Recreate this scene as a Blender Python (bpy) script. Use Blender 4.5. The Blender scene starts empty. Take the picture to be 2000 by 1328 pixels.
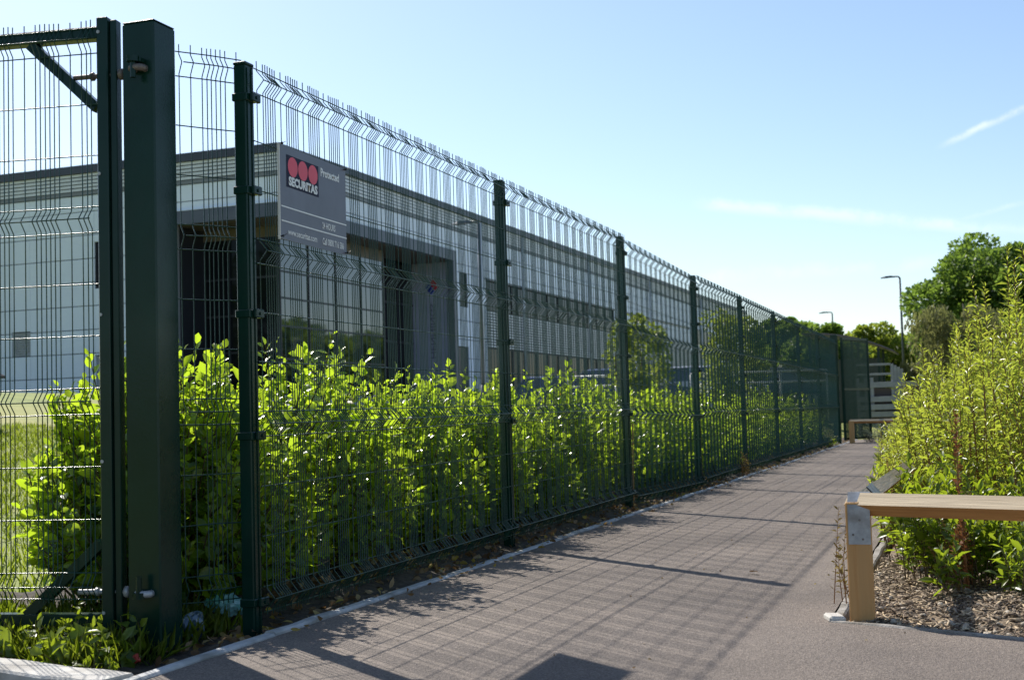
import bpy, math, random
import numpy as np
from mathutils import Vector, Matrix

rng = np.random.default_rng(7)
random.seed(7)
sc = bpy.context.scene
C = sc.collection

# ------------------------------------------------------------------ camera
F_PX, PITCH, ROLL, YAW, CAM_H = 2516.7, 0.0591, -0.0288, 0.3367, 0.8114
cam_d = bpy.data.cameras.new("camera")
cam_d.sensor_width = 36.0
cam_d.lens = F_PX / 2000 * 36
cam_d.clip_start = 0.05
cam_d.clip_end = 4000
cam = bpy.data.objects.new("camera", cam_d)
C.objects.link(cam)
_f = Vector((-math.sin(YAW), math.cos(YAW), 0))
_r = Vector((math.cos(YAW), math.sin(YAW), 0))
_u = Vector((0, 0, 1))
f2 = math.cos(PITCH) * _f + math.sin(PITCH) * _u
u2 = -math.sin(PITCH) * _f + math.cos(PITCH) * _u
r3 = math.cos(ROLL) * _r + math.sin(ROLL) * u2
u3 = math.cos(ROLL) * u2 - math.sin(ROLL) * _r
M = Matrix((r3, u3, -f2)).transposed().to_4x4()
M.translation = (0, 0, CAM_H)
cam.matrix_world = M
cam_d.dof.use_dof = True
cam_d.dof.focus_distance = 6.3
cam_d.dof.aperture_fstop = 5.6
sc.camera = cam

# ------------------------------------------------------------------ sky and sun
SUN = Vector((-0.566, 0.460, 0.685)).normalized()
EL = math.asin(SUN.z)
AZ = math.atan2(SUN.x, SUN.y)            # clockwise from +Y
world = bpy.data.worlds.new("World")
sc.world = world
world.use_nodes = True
nt = world.node_tree
nt.nodes.clear()
N = nt.nodes.new
L = nt.links.new
wout = N("ShaderNodeOutputWorld")
bg = N("ShaderNodeBackground")
sky = N("ShaderNodeTexSky")
sky.sky_type = 'NISHITA'
sky.sun_disc = False
sky.sun_elevation = EL
sky.sun_rotation = AZ
sky.air_density = 1.0
sky.dust_density = 0.6
sky.ozone_density = 2.2
bg.inputs[1].default_value = 0.116
tc = N("ShaderNodeTexCoord")


def vmath(op, a=None, b=None):
    n = N("ShaderNodeVectorMath")
    n.operation = op
    for i, v in enumerate((a, b)):
        if v is None:
            continue
        if hasattr(v, "links"):
            L(v, n.inputs[i])
        else:
            n.inputs[i].default_value = v
    return n


def smath(op, a, b=0.0, c=None, clamp=False):
    n = N("ShaderNodeMath")
    n.operation = op
    n.use_clamp = clamp
    for i, v in enumerate((a, b, c)):
        if v is None:
            continue
        if hasattr(v, "links"):
            L(v, n.inputs[i])
        else:
            n.inputs[i].default_value = v
    return n.outputs[0]


def maprange(v, a, b, c=0.0, d=1.0):
    n = N("ShaderNodeMapRange")
    n.interpolation_type = 'SMOOTHSTEP'
    L(v, n.inputs[0])
    for i, x in zip((1, 2, 3, 4), (a, b, c, d)):
        n.inputs[i].default_value = x
    return n.outputs[0]


def sky_dir(x, y):
    """unit vector towards a point of the sky, by bearing right of the camera axis and height"""
    u, v = x - 1000, y - 664
    cr, sr = math.cos(ROLL), math.sin(ROLL)
    u, v = cr * u + sr * v, -sr * u + cr * v
    return (f2 * F_PX + _r * u - u2 * v).normalized()


cloud_noise = N("ShaderNodeTexNoise")
L(tc.outputs["Generated"], cloud_noise.inputs["Vector"])
cloud_noise.inputs["Scale"].default_value = 22
cloud_noise.inputs["Detail"].default_value = 6
cloud_noise.inputs["Roughness"].default_value = 0.65
warp = smath('MULTIPLY', smath('SUBTRACT', cloud_noise.outputs[0], 0.5), 0.011)
total = None
# vapour trails: great-circle bands (start, end, half width, strength)
for a, b, hw, st in (((1820, 296), (2070, 178), 0.0040, 0.50),
                     ((1340, 398), (1980, 452), 0.0075, 0.36),
                     ((1560, 412), (2250, 470), 0.0060, 0.20),
                     ((1830, 442), (2200, 340), 0.0030, 0.20),
                     ((1330, 545), (1860, 512), 0.0090, 0.20)):
    da, db = sky_dir(*a), sky_dir(*b)
    n_ = da.cross(db).normalized()
    t_ = n_.cross(da).normalized()
    ln = math.acos(max(-1, min(1, da.dot(db))))
    dist = smath('ABSOLUTE', smath('ADD', vmath('DOT_PRODUCT', tc.outputs["Generated"], tuple(n_)).outputs["Value"], warp))
    band = maprange(dist, 0.0, hw, 1.0, 0.0)
    al = vmath('DOT_PRODUCT', tc.outputs["Generated"], tuple(t_)).outputs["Value"]
    fr = vmath('DOT_PRODUCT', tc.outputs["Generated"], tuple(da)).outputs["Value"]
    rg = smath('MULTIPLY', maprange(al, 0.0, 0.03), maprange(al, ln - 0.03, ln, 1.0, 0.0))
    rg = smath('MULTIPLY', rg, maprange(fr, 0.5, 0.6))
    nz = maprange(cloud_noise.outputs[0], 0.33, 0.66)
    v = smath('MULTIPLY', smath('MULTIPLY', smath('MULTIPLY', band, rg), nz), st)
    total = v if total is None else smath('MAXIMUM', total, v)
mixc = N("ShaderNodeMix")
mixc.data_type = 'RGBA'
L(total, mixc.inputs[0])
L(sky.outputs[0], mixc.inputs[6])
mixc.inputs[7].default_value = (7.6, 7.8, 8.2, 1)
L(mixc.outputs[2], bg.inputs[0])
L(bg.outputs[0], wout.inputs[0])

sun_d = bpy.data.lights.new("sun", 'SUN')
sun_d.energy = 5.0
sun_d.angle = math.radians(0.53)
sun_d.color = (1.0, 0.95, 0.87)
sun = bpy.data.objects.new("sun", sun_d)
sun.rotation_euler = SUN.to_track_quat('Z', 'Y').to_euler()
sun.location = (-20, 20, 30)
C.objects.link(sun)

vs = sc.view_settings
vs.view_transform = 'Standard'
vs.look = 'None'
vs.gamma = 1
vs.use_curve_mapping = False
vs.exposure = 0.50
sc.cycles.max_bounces = 6
sc.cycles.transparent_max_bounces = 8
sc.cycles.sample_clamp_indirect = 6


# ------------------------------------------------------------------ mesh helpers
def link(name, me, parent=None, mats=()):
    o = bpy.data.objects.new(name, me)
    C.objects.link(o)
    if parent is not None:
        o.parent = parent
    for m in mats:
        me.materials.append(m)
    return o


def empty(name, loc=(0, 0, 0), rz=0.0, parent=None):
    o = bpy.data.objects.new(name, None)
    C.objects.link(o)
    o.location = loc
    o.rotation_euler = (0, 0, rz)
    o.empty_display_size = 0.1
    if parent is not None:
        o.parent = parent
    return o


def tag(o, label=None, cat=None, group=None, kind=None):
    if label:
        o["label"] = label
    if cat:
        o["category"] = cat
    if group:
        o["group"] = group
    if kind:
        o["kind"] = kind
    return o


class MB:
    def __init__(s):
        s.v, s.f, s.m = [], [], []

    def add(s, vs_, fs, mi=0):
        b = len(s.v)
        s.v.extend([tuple(p) for p in vs_])
        s.f.extend([tuple(b + i for i in f) for f in fs])
        s.m.extend([mi] * len(fs))
        return s

    def box(s, x0, x1, y0, y1, z0, z1, mi=0, c=0.0):
        if c <= 0:
            vv = [(x, y, z) for z in (z0, z1) for y in (y0, y1) for x in (x0, x1)]
            return s.add(vv, [(0, 2, 3, 1), (4, 5, 7, 6), (0, 1, 5, 4), (2, 6, 7, 3), (0, 4, 6, 2), (1, 3, 7, 5)], mi)
        # chamfered box: convex hull of 24 points, written out
        P = []
        for sx, X, dx in ((-1, x0, c), (1, x1, -c)):
            for sy, Y, dy in ((-1, y0, c), (1, y1, -c)):
                for sz, Z, dz in ((-1, z0, c), (1, z1, -c)):
                    P += [(X, Y + dy, Z + dz), (X + dx, Y, Z + dz), (X + dx, Y + dy, Z)]
        def i(a, b, d, k):
            return ((a * 2 + b) * 2 + d) * 3 + k
        F = []
        F.append((i(0, 0, 0, 0), i(0, 0, 1, 0), i(0, 1, 1, 0), i(0, 1, 0, 0)))
        F.append((i(1, 0, 0, 0), i(1, 1, 0, 0), i(1, 1, 1, 0), i(1, 0, 1, 0)))
        F.append((i(0, 0, 0, 1), i(1, 0, 0, 1), i(1, 0, 1, 1), i(0, 0, 1, 1)))
        F.append((i(0, 1, 0, 1), i(0, 1, 1, 1), i(1, 1, 1, 1), i(1, 1, 0, 1)))
        F.append((i(0, 0, 0, 2), i(0, 1, 0, 2), i(1, 1, 0, 2), i(1, 0, 0, 2)))
        F.append((i(0, 0, 1, 2), i(1, 0, 1, 2), i(1, 1, 1, 2), i(0, 1, 1, 2)))
        for d in (0, 1):       # vertical edges
            pass
        for a in (0, 1):
            for b in (0, 1):
                F.append((i(a, b, 0, 0), i(a, b, 1, 0), i(a, b, 1, 1), i(a, b, 0, 1)))
        for a in (0, 1):
            for d in (0, 1):
                F.append((i(a, 0, d, 0), i(a, 1, d, 0), i(a, 1, d, 2), i(a, 0, d, 2)))
        for b in (0, 1):
            for d in (0, 1):
                F.append((i(0, b, d, 1), i(1, b, d, 1), i(1, b, d, 2), i(0, b, d, 2)))
        for a in (0, 1):
            for b in (0, 1):
                for d in (0, 1):
                    F.append((i(a, b, d, 0), i(a, b, d, 1), i(a, b, d, 2)))
        return s.add(P, F, mi)

    def bar(s, p0, p1, w, h, mi=0, up=(0, 0, 1), roll=0.0):
        p0, p1 = Vector(p0), Vector(p1)
        d = (p1 - p0).normalized()
        side = d.cross(Vector(up))
        if side.length < 1e-5:
            side = d.cross(Vector((1, 0, 0)))
        side.normalize()
        u = side.cross(d).normalized()
        if roll:
            q = Matrix.Rotation(roll, 3, d)
            side, u = q @ side, q @ u
        vv = []
        for p in (p0, p1):
            for a, b in ((-1, -1), (1, -1), (1, 1), (-1, 1)):
                vv.append(p + side * a * w / 2 + u * b * h / 2)
        return s.add(vv, [(3, 2, 1, 0), (4, 5, 6, 7), (0, 1, 5, 4), (1, 2, 6, 5), (2, 3, 7, 6), (3, 0, 4, 7)], mi)

    def tube(s, pts, r, n=6, mi=0, cap=True):
        pts = [Vector(p) for p in pts]
        rs = r if hasattr(r, "__len__") else [r] * len(pts)
        b = len(s.v)
        ref = None
        for k, p in enumerate(pts):
            if k == 0:
                d = pts[1] - p
            elif k == len(pts) - 1:
                d = p - pts[k - 1]
            else:
                d = (pts[k + 1] - p).normalized() + (p - pts[k - 1]).normalized()
            d.normalize()
            if ref is None:
                ref = d.orthogonal().normalized()
            a = (ref - d * ref.dot(d))
            if a.length < 1e-6:
                a = d.orthogonal()
            a.normalize()
            ref = a
            c_ = d.cross(a)
            for j in range(n):
                t = 2 * math.pi * j / n
                s.v.append(tuple(p + (a * math.cos(t) + c_ * math.sin(t)) * rs[k]))
        for k in range(len(pts) - 1):
            for j in range(n):
                j2 = (j + 1) % n
                s.f.append((b + k * n + j, b + k * n + j2, b + (k + 1) * n + j2, b + (k + 1) * n + j))
                s.m.append(mi)
        if cap:
            s.f.append(tuple(b + j for j in reversed(range(n))))
            e = b + (len(pts) - 1) * n
            s.f.append(tuple(e + j for j in range(n)))
            s.m += [mi, mi]
        return s

    def disc(s, c, nrm, r, t, n=14, mi=0):
        c, nrm = Vector(c), Vector(nrm).normalized()
        return s.tube([c, c + nrm * t], r, n, mi)

    def prism(s, poly, axis, a, b, mi=0):
        """poly: 2-D outline; axis 'x','y','z' extruded from a to b"""
        n = len(poly)
        def pt(p, h):
            if axis == 'x':
                return (h, p[0], p[1])
            if axis == 'y':
                return (p[0], h, p[1])
            return (p[0], p[1], h)
        vv = [pt(p, a) for p in poly] + [pt(p, b) for p in poly]
        ff = [tuple(range(n)), tuple(range(2 * n - 1, n - 1, -1))]
        ff += [(j, n + j, n + (j + 1) % n, (j + 1) % n) for j in range(n)]
        return s.add(vv, ff, mi)

    def mesh(s, name, smooth=False, fix=True):
        me = bpy.data.meshes.new(name)
        me.from_pydata(s.v, [], s.f)
        if any(s.m):
            me.polygons.foreach_set("material_index", s.m)
        if smooth:
            me.polygons.foreach_set("use_smooth", [True] * len(s.f))
        if fix:
            import bmesh
            bm = bmesh.new()
            bm.from_mesh(me)
            bmesh.ops.recalc_face_normals(bm, faces=bm.faces)
            bm.to_mesh(me)
            bm.free()
        me.update()
        return me

    def build(s, name, mat, parent=None, smooth=False, fix=True):
        mats = mat if isinstance(mat, (list, tuple)) else (mat,)
        return link(name, s.mesh(name, smooth, fix), parent, mats)


def np_mesh(name, V, faces, mats, parent=None, tint=None, smooth=False):
    """V (n,3); faces = list of (k, array) with k-gons"""
    me = bpy.data.meshes.new(name)
    V = np.ascontiguousarray(V, dtype=np.float32)
    me.vertices.add(len(V))
    me.vertices.foreach_set("co", V.ravel())
    loops, starts, tot = [], [], 0
    for k, a in faces:
        a = np.asarray(a, dtype=np.int32).reshape(-1, k)
        loops.append(a.ravel())
        starts.append(tot + np.arange(len(a), dtype=np.int32) * k)
        tot += a.size
    lo = np.concatenate(loops)
    st = np.concatenate(starts)
    me.loops.add(len(lo))
    me.loops.foreach_set("vertex_index", lo)
    me.polygons.add(len(st))
    me.polygons.foreach_set("loop_start", st)
    if smooth:
        me.polygons.foreach_set("use_smooth", np.ones(len(st), dtype=bool))
    me.update(calc_edges=True)
    me.validate()
    if tint is not None:
        at = me.attributes.new("tint", 'FLOAT', 'POINT')
        at.data.foreach_set("value", np.ascontiguousarray(tint, dtype=np.float32))
    return link(name, me, parent, mats if isinstance(mats, (list, tuple)) else (mats,))


# ------------------------------------------------------------------ materials
def new_mat(name):
    m = bpy.data.materials.new(name)
    m.use_nodes = True
    t = m.node_tree
    b = t.nodes["Principled BSDF"]
    return m, t, b


def surf(name, c1, c2=None, scale=8.0, rough=0.6, metal=0.0, spec=0.5, bump=0.0, bscale=60.0, stretch=None, detail=5.0, lo=0.35, hi=0.65,
         rvar=0.0, ior=None, c3=None, scale3=1.0, coat=0.0):
    m, t, b = new_mat(name)
    geo = t.nodes.new("ShaderNodeNewGeometry")
    vec = geo.outputs["Position"]
    if stretch:
        txc = t.nodes.new("ShaderNodeTexCoord")
        mp = t.nodes.new("ShaderNodeMapping")
        mp.inputs["Scale"].default_value = stretch
        t.links.new(txc.outputs["Object"], mp.inputs[0])
        vec = mp.outputs[0]
    b.inputs["Roughness"].default_value = rough
    b.inputs["Metallic"].default_value = metal
    b.inputs["Specular IOR Level"].default_value = spec
    if ior:
        b.inputs["IOR"].default_value = ior
    if coat:
        b.inputs["Coat Weight"].default_value = coat
        b.inputs["Coat Roughness"].default_value = 0.1
    if c2 is None:
        b.inputs["Base Color"].default_value = (*c1, 1)
        c2 = tuple(x * 0.9 for x in c1)
    nz = t.nodes.new("ShaderNodeTexNoise")
    nz.inputs["Scale"].default_value = scale
    nz.inputs["Detail"].default_value = detail
    nz.inputs["Roughness"].default_value = 0.62
    t.links.new(vec, nz.inputs["Vector"])
    rp = t.nodes.new("ShaderNodeValToRGB")
    rp.color_ramp.elements[0].position = lo
    rp.color_ramp.elements[1].position = hi
    rp.color_ramp.elements[0].color = (*c1, 1)
    rp.color_ramp.elements[1].color = (*c2, 1)
    t.links.new(nz.outputs[0], rp.inputs[0])
    col = rp.outputs[0]
    if c3 is not None:
        n3 = t.nodes.new("ShaderNodeTexNoise")
        n3.inputs["Scale"].default_value = scale3
        n3.inputs["Detail"].default_value = 4
        t.links.new(vec, n3.inputs["Vector"])
        r3_ = t.nodes.new("ShaderNodeValToRGB")
        r3_.color_ramp.elements[0].position = 0.45
        r3_.color_ramp.elements[1].position = 0.7
        t.links.new(n3.outputs[0], r3_.inputs[0])
        mx = t.nodes.new("ShaderNodeMix")
        mx.data_type = 'RGBA'
        t.links.new(r3_.outputs[0], mx.inputs[0])
        t.links.new(col, mx.inputs[6])
        mx.inputs[7].default_value = (*c3, 1)
        col = mx.outputs[2]
    t.links.new(col, b.inputs["Base Color"])
    if rvar:
        mr = t.nodes.new("ShaderNodeMapRange")
        mr.inputs[3].default_value = max(0.02, rough - rvar)
        mr.inputs[4].default_value = min(1, rough + rvar)
        n4 = t.nodes.new("ShaderNodeTexNoise")
        n4.inputs["Scale"].default_value = scale * 2.3
        n4.inputs["Detail"].default_value = 6
        t.links.new(vec, n4.inputs["Vector"])
        t.links.new(n4.outputs[0], mr.inputs[0])
        t.links.new(mr.outputs[0], b.inputs["Roughness"])
    if bump:
        nb = t.nodes.new("ShaderNodeTexNoise")
        nb.inputs["Scale"].default_value = bscale
        nb.inputs["Detail"].default_value = 4
        t.links.new(vec, nb.inputs["Vector"])
        bp = t.nodes.new("ShaderNodeBump")
        bp.inputs["Strength"].default_value = bump
        bp.inputs["Distance"].default_value = 0.01
        t.links.new(nb.outputs[0], bp.inputs["Height"])
        t.links.new(bp.outputs[0], b.inputs["Normal"])
    return m


def leaf_mat(name, cols, trans, tf=0.45, rough=0.35, spec=0.5):
    """cols: colour stops along the per-leaf tint; trans: colour of light shining through"""
    m, t, b = new_mat(name)
    at = t.nodes.new("ShaderNodeAttribute")
    at.attribute_name = "tint"
    rp = t.nodes.new("ShaderNodeValToRGB")
    el = rp.color_ramp.elements
    el[0].position, el[1].position = 0.0, 1.0
    el[0].color, el[1].color = (*cols[0], 1), (*cols[-1], 1)
    for k, c in enumerate(cols[1:-1]):
        e = el.new((k + 1) / (len(cols) - 1))
        e.color = (*c, 1)
    t.links.new(at.outputs["Fac"], rp.inputs[0])
    t.links.new(rp.outputs[0], b.inputs["Base Color"])
    b.inputs["Roughness"].default_value = rough
    b.inputs["Specular IOR Level"].default_value = spec
    tr = t.nodes.new("ShaderNodeBsdfTranslucent")
    mx = t.nodes.new("ShaderNodeMix")
    mx.data_type = 'RGBA'
    mx.blend_type = 'MULTIPLY'
    mx.inputs[0].default_value = 1.0
    gain = t.nodes.new("ShaderNodeMix")
    gain.data_type = 'RGBA'
    gain.inputs[0].default_value = 0.35
    gain.inputs[6].default_value = (*trans, 1)
    t.links.new(rp.outputs[0], gain.inputs[7])
    t.links.new(gain.outputs[2], tr.inputs[0])
    ms = t.nodes.new("ShaderNodeMixShader")
    ms.inputs[0].default_value = tf
    t.links.new(b.outputs[0], ms.inputs[1])
    t.links.new(tr.outputs[0], ms.inputs[2])
    t.links.new(ms.outputs[0], t.nodes["Material Output"].inputs[0])
    t.nodes.remove(mx)
    return m


MAT = {}
MAT['green'] = surf("green_powder_coat", (0.003, 0.023, 0.016), (0.005, 0.032, 0.022), 3, 0.22, c3=(0.007, 0.029, 0.021), scale3=7, spec=0.25, rvar=0.10, bump=0.05, bscale=90)
MAT['wire'] = surf("green_wire_coat", (0.006, 0.040, 0.026), (0.010, 0.050, 0.033), 20, 0.28, spec=0.4)
MAT['galv'] = surf("galvanised_steel", (0.30, 0.31, 0.32), (0.44, 0.45, 0.46), 30, 0.5, metal=0.35, rvar=0.1, c3=(0.24, 0.23, 0.22), scale3=14)
MAT['rusty'] = surf("weathered_steel", (0.12, 0.10, 0.09), (0.20, 0.175, 0.16), 60, 0.6, metal=0.3, bump=0.2, bscale=200)
MAT['bolt'] = surf("pale_bolt_steel", (0.32, 0.33, 0.33), (0.42, 0.43, 0.42), 80, 0.45, metal=0.3)
MAT['tarmac'] = None
MAT['edging'] = surf("edging_concrete", (0.36, 0.37, 0.38), (0.50, 0.50, 0.49), 14, 0.8, bump=0.25, bscale=120, c3=(0.22, 0.22, 0.20), scale3=5)
MAT['edging_dirty'] = surf("dirty_edging", (0.20, 0.185, 0.165), (0.34, 0.315, 0.285), 22, 0.9, bump=0.4, bscale=120, c3=(0.13, 0.11, 0.085), scale3=6)
MAT['kerb'] = surf("kerb_concrete", (0.42, 0.40, 0.37), (0.54, 0.52, 0.48), 18, 0.85, bump=0.35, bscale=140, c3=(0.3, 0.28, 0.25), scale3=4)
MAT['soil'] = surf("dark_soil", (0.030, 0.022, 0.016), (0.085, 0.065, 0.046), 26, 0.95, bump=0.9, bscale=40, detail=8)
MAT['lawn'] = surf("lawn", (0.12, 0.16, 0.018), (0.23, 0.26, 0.04), 1.6, 0.9, bump=0.7, bscale=38, detail=9, c3=(0.27, 0.26, 0.06), scale3=0.35)
MAT['wood'] = surf("softwood", (0.46, 0.215, 0.065), (0.66, 0.38, 0.145), 5, 0.7, stretch=(9, 9, 0.45), bump=0.25, bscale=14, lo=0.3, hi=0.7, c3=(0.48, 0.27, 0.105), scale3=1.2)
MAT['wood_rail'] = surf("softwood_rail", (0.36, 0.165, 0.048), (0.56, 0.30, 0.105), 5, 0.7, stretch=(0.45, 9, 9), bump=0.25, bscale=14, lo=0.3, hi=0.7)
MAT['wood_lit_top'] = surf("lit_top_wood", (0.38, 0.29, 0.18), (0.56, 0.44, 0.29), 5, 0.75, stretch=(0.45, 9, 9), bump=0.25, bscale=14, lo=0.3, hi=0.7)  # paler rail wood, sunlight on the upper faces put into its colour
MAT['chip'] = surf("bark_chip", (0.10, 0.065, 0.04), (0.38, 0.30, 0.21), 35, 0.9)
MAT['stone'] = surf("pebble", (0.24, 0.20, 0.155), (0.52, 0.45, 0.35), 30, 0.8)
MAT['bark'] = surf("tree_bark", (0.06, 0.048, 0.035), (0.13, 0.105, 0.08), 12, 0.9, bump=0.6, bscale=30)
MAT['stem'] = surf("woody_stem", (0.065, 0.045, 0.02), (0.13, 0.085, 0.035), 30, 0.7)
MAT['redstem'] = surf("reddish_stem", (0.20, 0.075, 0.025), (0.30, 0.135, 0.045), 30, 0.6)


def tarmac():
    m, t, b = new_mat("tarmac")
    geo = t.nodes.new("ShaderNodeNewGeometry")
    P = geo.outputs["Position"]
    def noise(s, d=4.0):
        n = t.nodes.new("ShaderNodeTexNoise")
        n.inputs["Scale"].default_value = s
        n.inputs["Detail"].default_value = d
        t.links.new(P, n.inputs["Vector"])
        return n.outputs[0]
    vo = t.nodes.new("ShaderNodeTexVoronoi")
    vo.inputs["Scale"].default_value = 190
    t.links.new(P, vo.inputs["Vector"])
    rp = t.nodes.new("ShaderNodeValToRGB")
    e = rp.color_ramp.elements
    e[0].position, e[0].color = 0.0, (0.096, 0.080, 0.069, 1)
    e[1].position, e[1].color = 1.0, (0.300, 0.250, 0.212, 1)
    k = e.new(0.5)
    k.color = (0.182, 0.152, 0.131, 1)
    t.links.new(vo.outputs["Color"], rp.inputs[0])
    big = t.nodes.new("ShaderNodeValToRGB")
    big.color_ramp.elements[0].position, big.color_ramp.elements[0].color = 0.34, (0.78, 0.78, 0.79, 1)
    big.color_ramp.elements[1].position, big.color_ramp.elements[1].color = 0.72, (1.14, 1.13, 1.11, 1)
    t.links.new(noise(1.3, 7), big.inputs[0])
    mx = t.nodes.new("ShaderNodeMix")
    mx.data_type = 'RGBA'
    mx.blend_type = 'MULTIPLY'
    mx.inputs[0].default_value = 1
    t.links.new(rp.outputs[0], mx.inputs[6])
    t.links.new(big.outputs[0], mx.inputs[7])
    st_ = t.nodes.new("ShaderNodeValToRGB")
    st_.color_ramp.elements[0].position, st_.color_ramp.elements[0].color = 0.38, (0.80, 0.79, 0.78, 1)
    st_.color_ramp.elements[1].position, st_.color_ramp.elements[1].color = 0.66, (1.12, 1.11, 1.09, 1)
    t.links.new(noise(0.55, 9), st_.inputs[0])
    m3 = t.nodes.new("ShaderNodeMix")
    m3.data_type = 'RGBA'
    m3.blend_type = 'MULTIPLY'
    m3.inputs[0].default_value = 1
    t.links.new(mx.outputs[2], m3.inputs[6])
    t.links.new(st_.outputs[0], m3.inputs[7])
    t.links.new(m3.outputs[2], b.inputs["Base Color"])
    b.inputs["Roughness"].default_value = 0.85
    b.inputs["Specular IOR Level"].default_value = 0.3
    bp = t.nodes.new("ShaderNodeBump")
    bp.inputs["Strength"].default_value = 0.75
    bp.inputs["Distance"].default_value = 0.004
    t.links.new(vo.outputs["Distance"], bp.inputs["Height"])
    b2 = t.nodes.new("ShaderNodeBump")
    b2.inputs["Strength"].default_value = 0.35
    b2.inputs["Distance"].default_value = 0.01
    t.links.new(noise(45, 5), b2.inputs["Height"])
    t.links.new(bp.outputs[0], b2.inputs["Normal"])
    t.links.new(b2.outputs[0], b.inputs["Normal"])
    return m


MAT['tarmac'] = tarmac()
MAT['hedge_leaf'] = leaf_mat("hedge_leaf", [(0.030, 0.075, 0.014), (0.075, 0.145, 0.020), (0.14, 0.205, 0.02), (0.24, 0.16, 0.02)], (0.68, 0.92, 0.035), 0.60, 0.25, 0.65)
MAT['willow_leaf'] = leaf_mat("narrow_leaf", [(0.075, 0.125, 0.022), (0.14, 0.19, 0.026), (0.23, 0.24, 0.035), (0.28, 0.17, 0.04)], (0.66, 0.76, 0.07), 0.50, 0.30, 0.55)
MAT['low_leaf'] = leaf_mat("low_leaf", [(0.035, 0.075, 0.012), (0.08, 0.13, 0.015), (0.16, 0.19, 0.02)], (0.55, 0.70, 0.03), 0.45, 0.35, 0.5)
MAT['rust_leaf'] = leaf_mat("rust_leaf", [(0.12, 0.045, 0.018), (0.20, 0.085, 0.03), (0.22, 0.14, 0.05)], (0.26, 0.11, 0.04), 0.3, 0.7, 0.2)
MAT['tan_head'] = leaf_mat("tan_flower_head", [(0.14, 0.10, 0.03), (0.22, 0.16, 0.05), (0.28, 0.21, 0.07)], (0.3, 0.22, 0.06), 0.3, 0.8, 0.2)
MAT['tree_leaf'] = leaf_mat("tree_leaf", [(0.045, 0.095, 0.022), (0.080, 0.145, 0.028), (0.12, 0.19, 0.035)], (0.34, 0.50, 0.06), 0.42, 0.5, 0.35)
MAT['brown_leaf'] = leaf_mat("hanging_leaf", [(0.075, 0.080, 0.030), (0.11, 0.115, 0.045), (0.15, 0.14, 0.06)], (0.36, 0.38, 0.12), 0.40, 0.6, 0.3)
MAT['light_leaf'] = leaf_mat("light_tree_leaf", [(0.07, 0.12, 0.022), (0.12, 0.165, 0.028), (0.17, 0.20, 0.03)], (0.5, 0.6, 0.06), 0.45, 0.5, 0.3)
MAT['silver_leaf'] = leaf_mat("silver_leaf", [(0.16, 0.20, 0.15), (0.24, 0.28, 0.22), (0.32, 0.36, 0.30)], (0.3, 0.36, 0.26), 0.25, 0.6, 0.3)
MAT['grass'] = leaf_mat("grass_blade", [(0.05, 0.095, 0.012), (0.09, 0.14, 0.015), (0.17, 0.18, 0.04)], (0.5, 0.62, 0.03), 0.5, 0.45, 0.4)
MAT['dry_leaf'] = leaf_mat("dry_leaf", [(0.09, 0.05, 0.025), (0.19, 0.115, 0.055), (0.33, 0.25, 0.15), (0.36, 0.27, 0.04)], (0.3, 0.16, 0.05), 0.2, 0.8, 0.2)

# ------------------------------------------------------------------ terrain
def sstep(a, b, x):
    t = np.clip((x - a) / (b - a), 0, 1)
    return t * t * (3 - 2 * t)


def tz(x, y):
    x = np.asarray(x, float)
    y = np.asarray(y, float)
    a = 1.85 * np.clip((-4.2 - x) / 17.6, 0, 1) ** 1.25
    b = 0.80 * sstep(24, 42, y) * sstep(-3.3, -6.0, x) * sstep(-12.0, -8.0, x)
    return a + b * (1 - a / 1.85)


def grid_sheet(name, xs, ys, zf, mat, kind="structure", smooth=True):
    X, Y = np.meshgrid(np.array(xs, float), np.array(ys, float))
    Z = zf(X, Y)
    V = np.stack([X.ravel(), Y.ravel(), Z.ravel()], -1)
    nx, ny = len(xs), len(ys)
    i, j = np.meshgrid(np.arange(nx - 1), np.arange(ny - 1))
    a = (j * nx + i).ravel()
    q = np.stack([a, a + 1, a + nx + 1, a + nx], -1)
    o = np_mesh(name, V, [(4, q)], mat, smooth=smooth)
    tag(o, kind=kind)
    return o


xs = list(np.concatenate([[-900, -400, -200, -110, -70, -50, -40], np.arange(-34, -4, 0.75), np.arange(-4, 8, 1.0), [10, 14, 20, 30, 60, 120, 300, 900]]))
ys = list(np.concatenate([[-900, -300, -100, -40, -20], np.arange(-12, 60, 1.5), [64, 72, 85, 110, 150, 220, 400, 900, 2000]]))
grid_sheet("ground", xs, ys, lambda X, Y: tz(X, Y) - 0.11, MAT['lawn'])

# tarmac path and the open area in front of the bed
pathb = MB()
poly = [(-2.53, 0.5), (-2.53, 32.6), (-0.53, 32.6), (-0.53, 5.05), (0.17, 4.78), (6.5, 1.95), (6.5, -6), (-2.53, -6)]
me = bpy.data.meshes.new("path")
import bmesh
bm = bmesh.new()
vv = [bm.verts.new((x, y, 0.0)) for x, y in poly]
bm.faces.new(vv)
bmesh.ops.triangulate(bm, faces=bm.faces)
bm.to_mesh(me)
bm.free()
path = link("path", me, None, (MAT['tarmac'],))
tag(path, kind="structure")
# turn of the path at its far end
pm = MB().box(-0.53, 6, 30.6, 32.6, -0.06, -0.001)
o = pm.build("path", MAT['tarmac'], None)
tag(o, kind="structure")
# left road apron beyond the kerb
o = MB().add([(-9, -6, -0.10), (-2.531, -6, -0.10), (-2.531, 3.5, -0.10), (-9, 4.6, -0.10)], [(0, 1, 2, 3)]).build("road", MAT['tarmac'], None)
tag(o, kind="structure")

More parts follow.
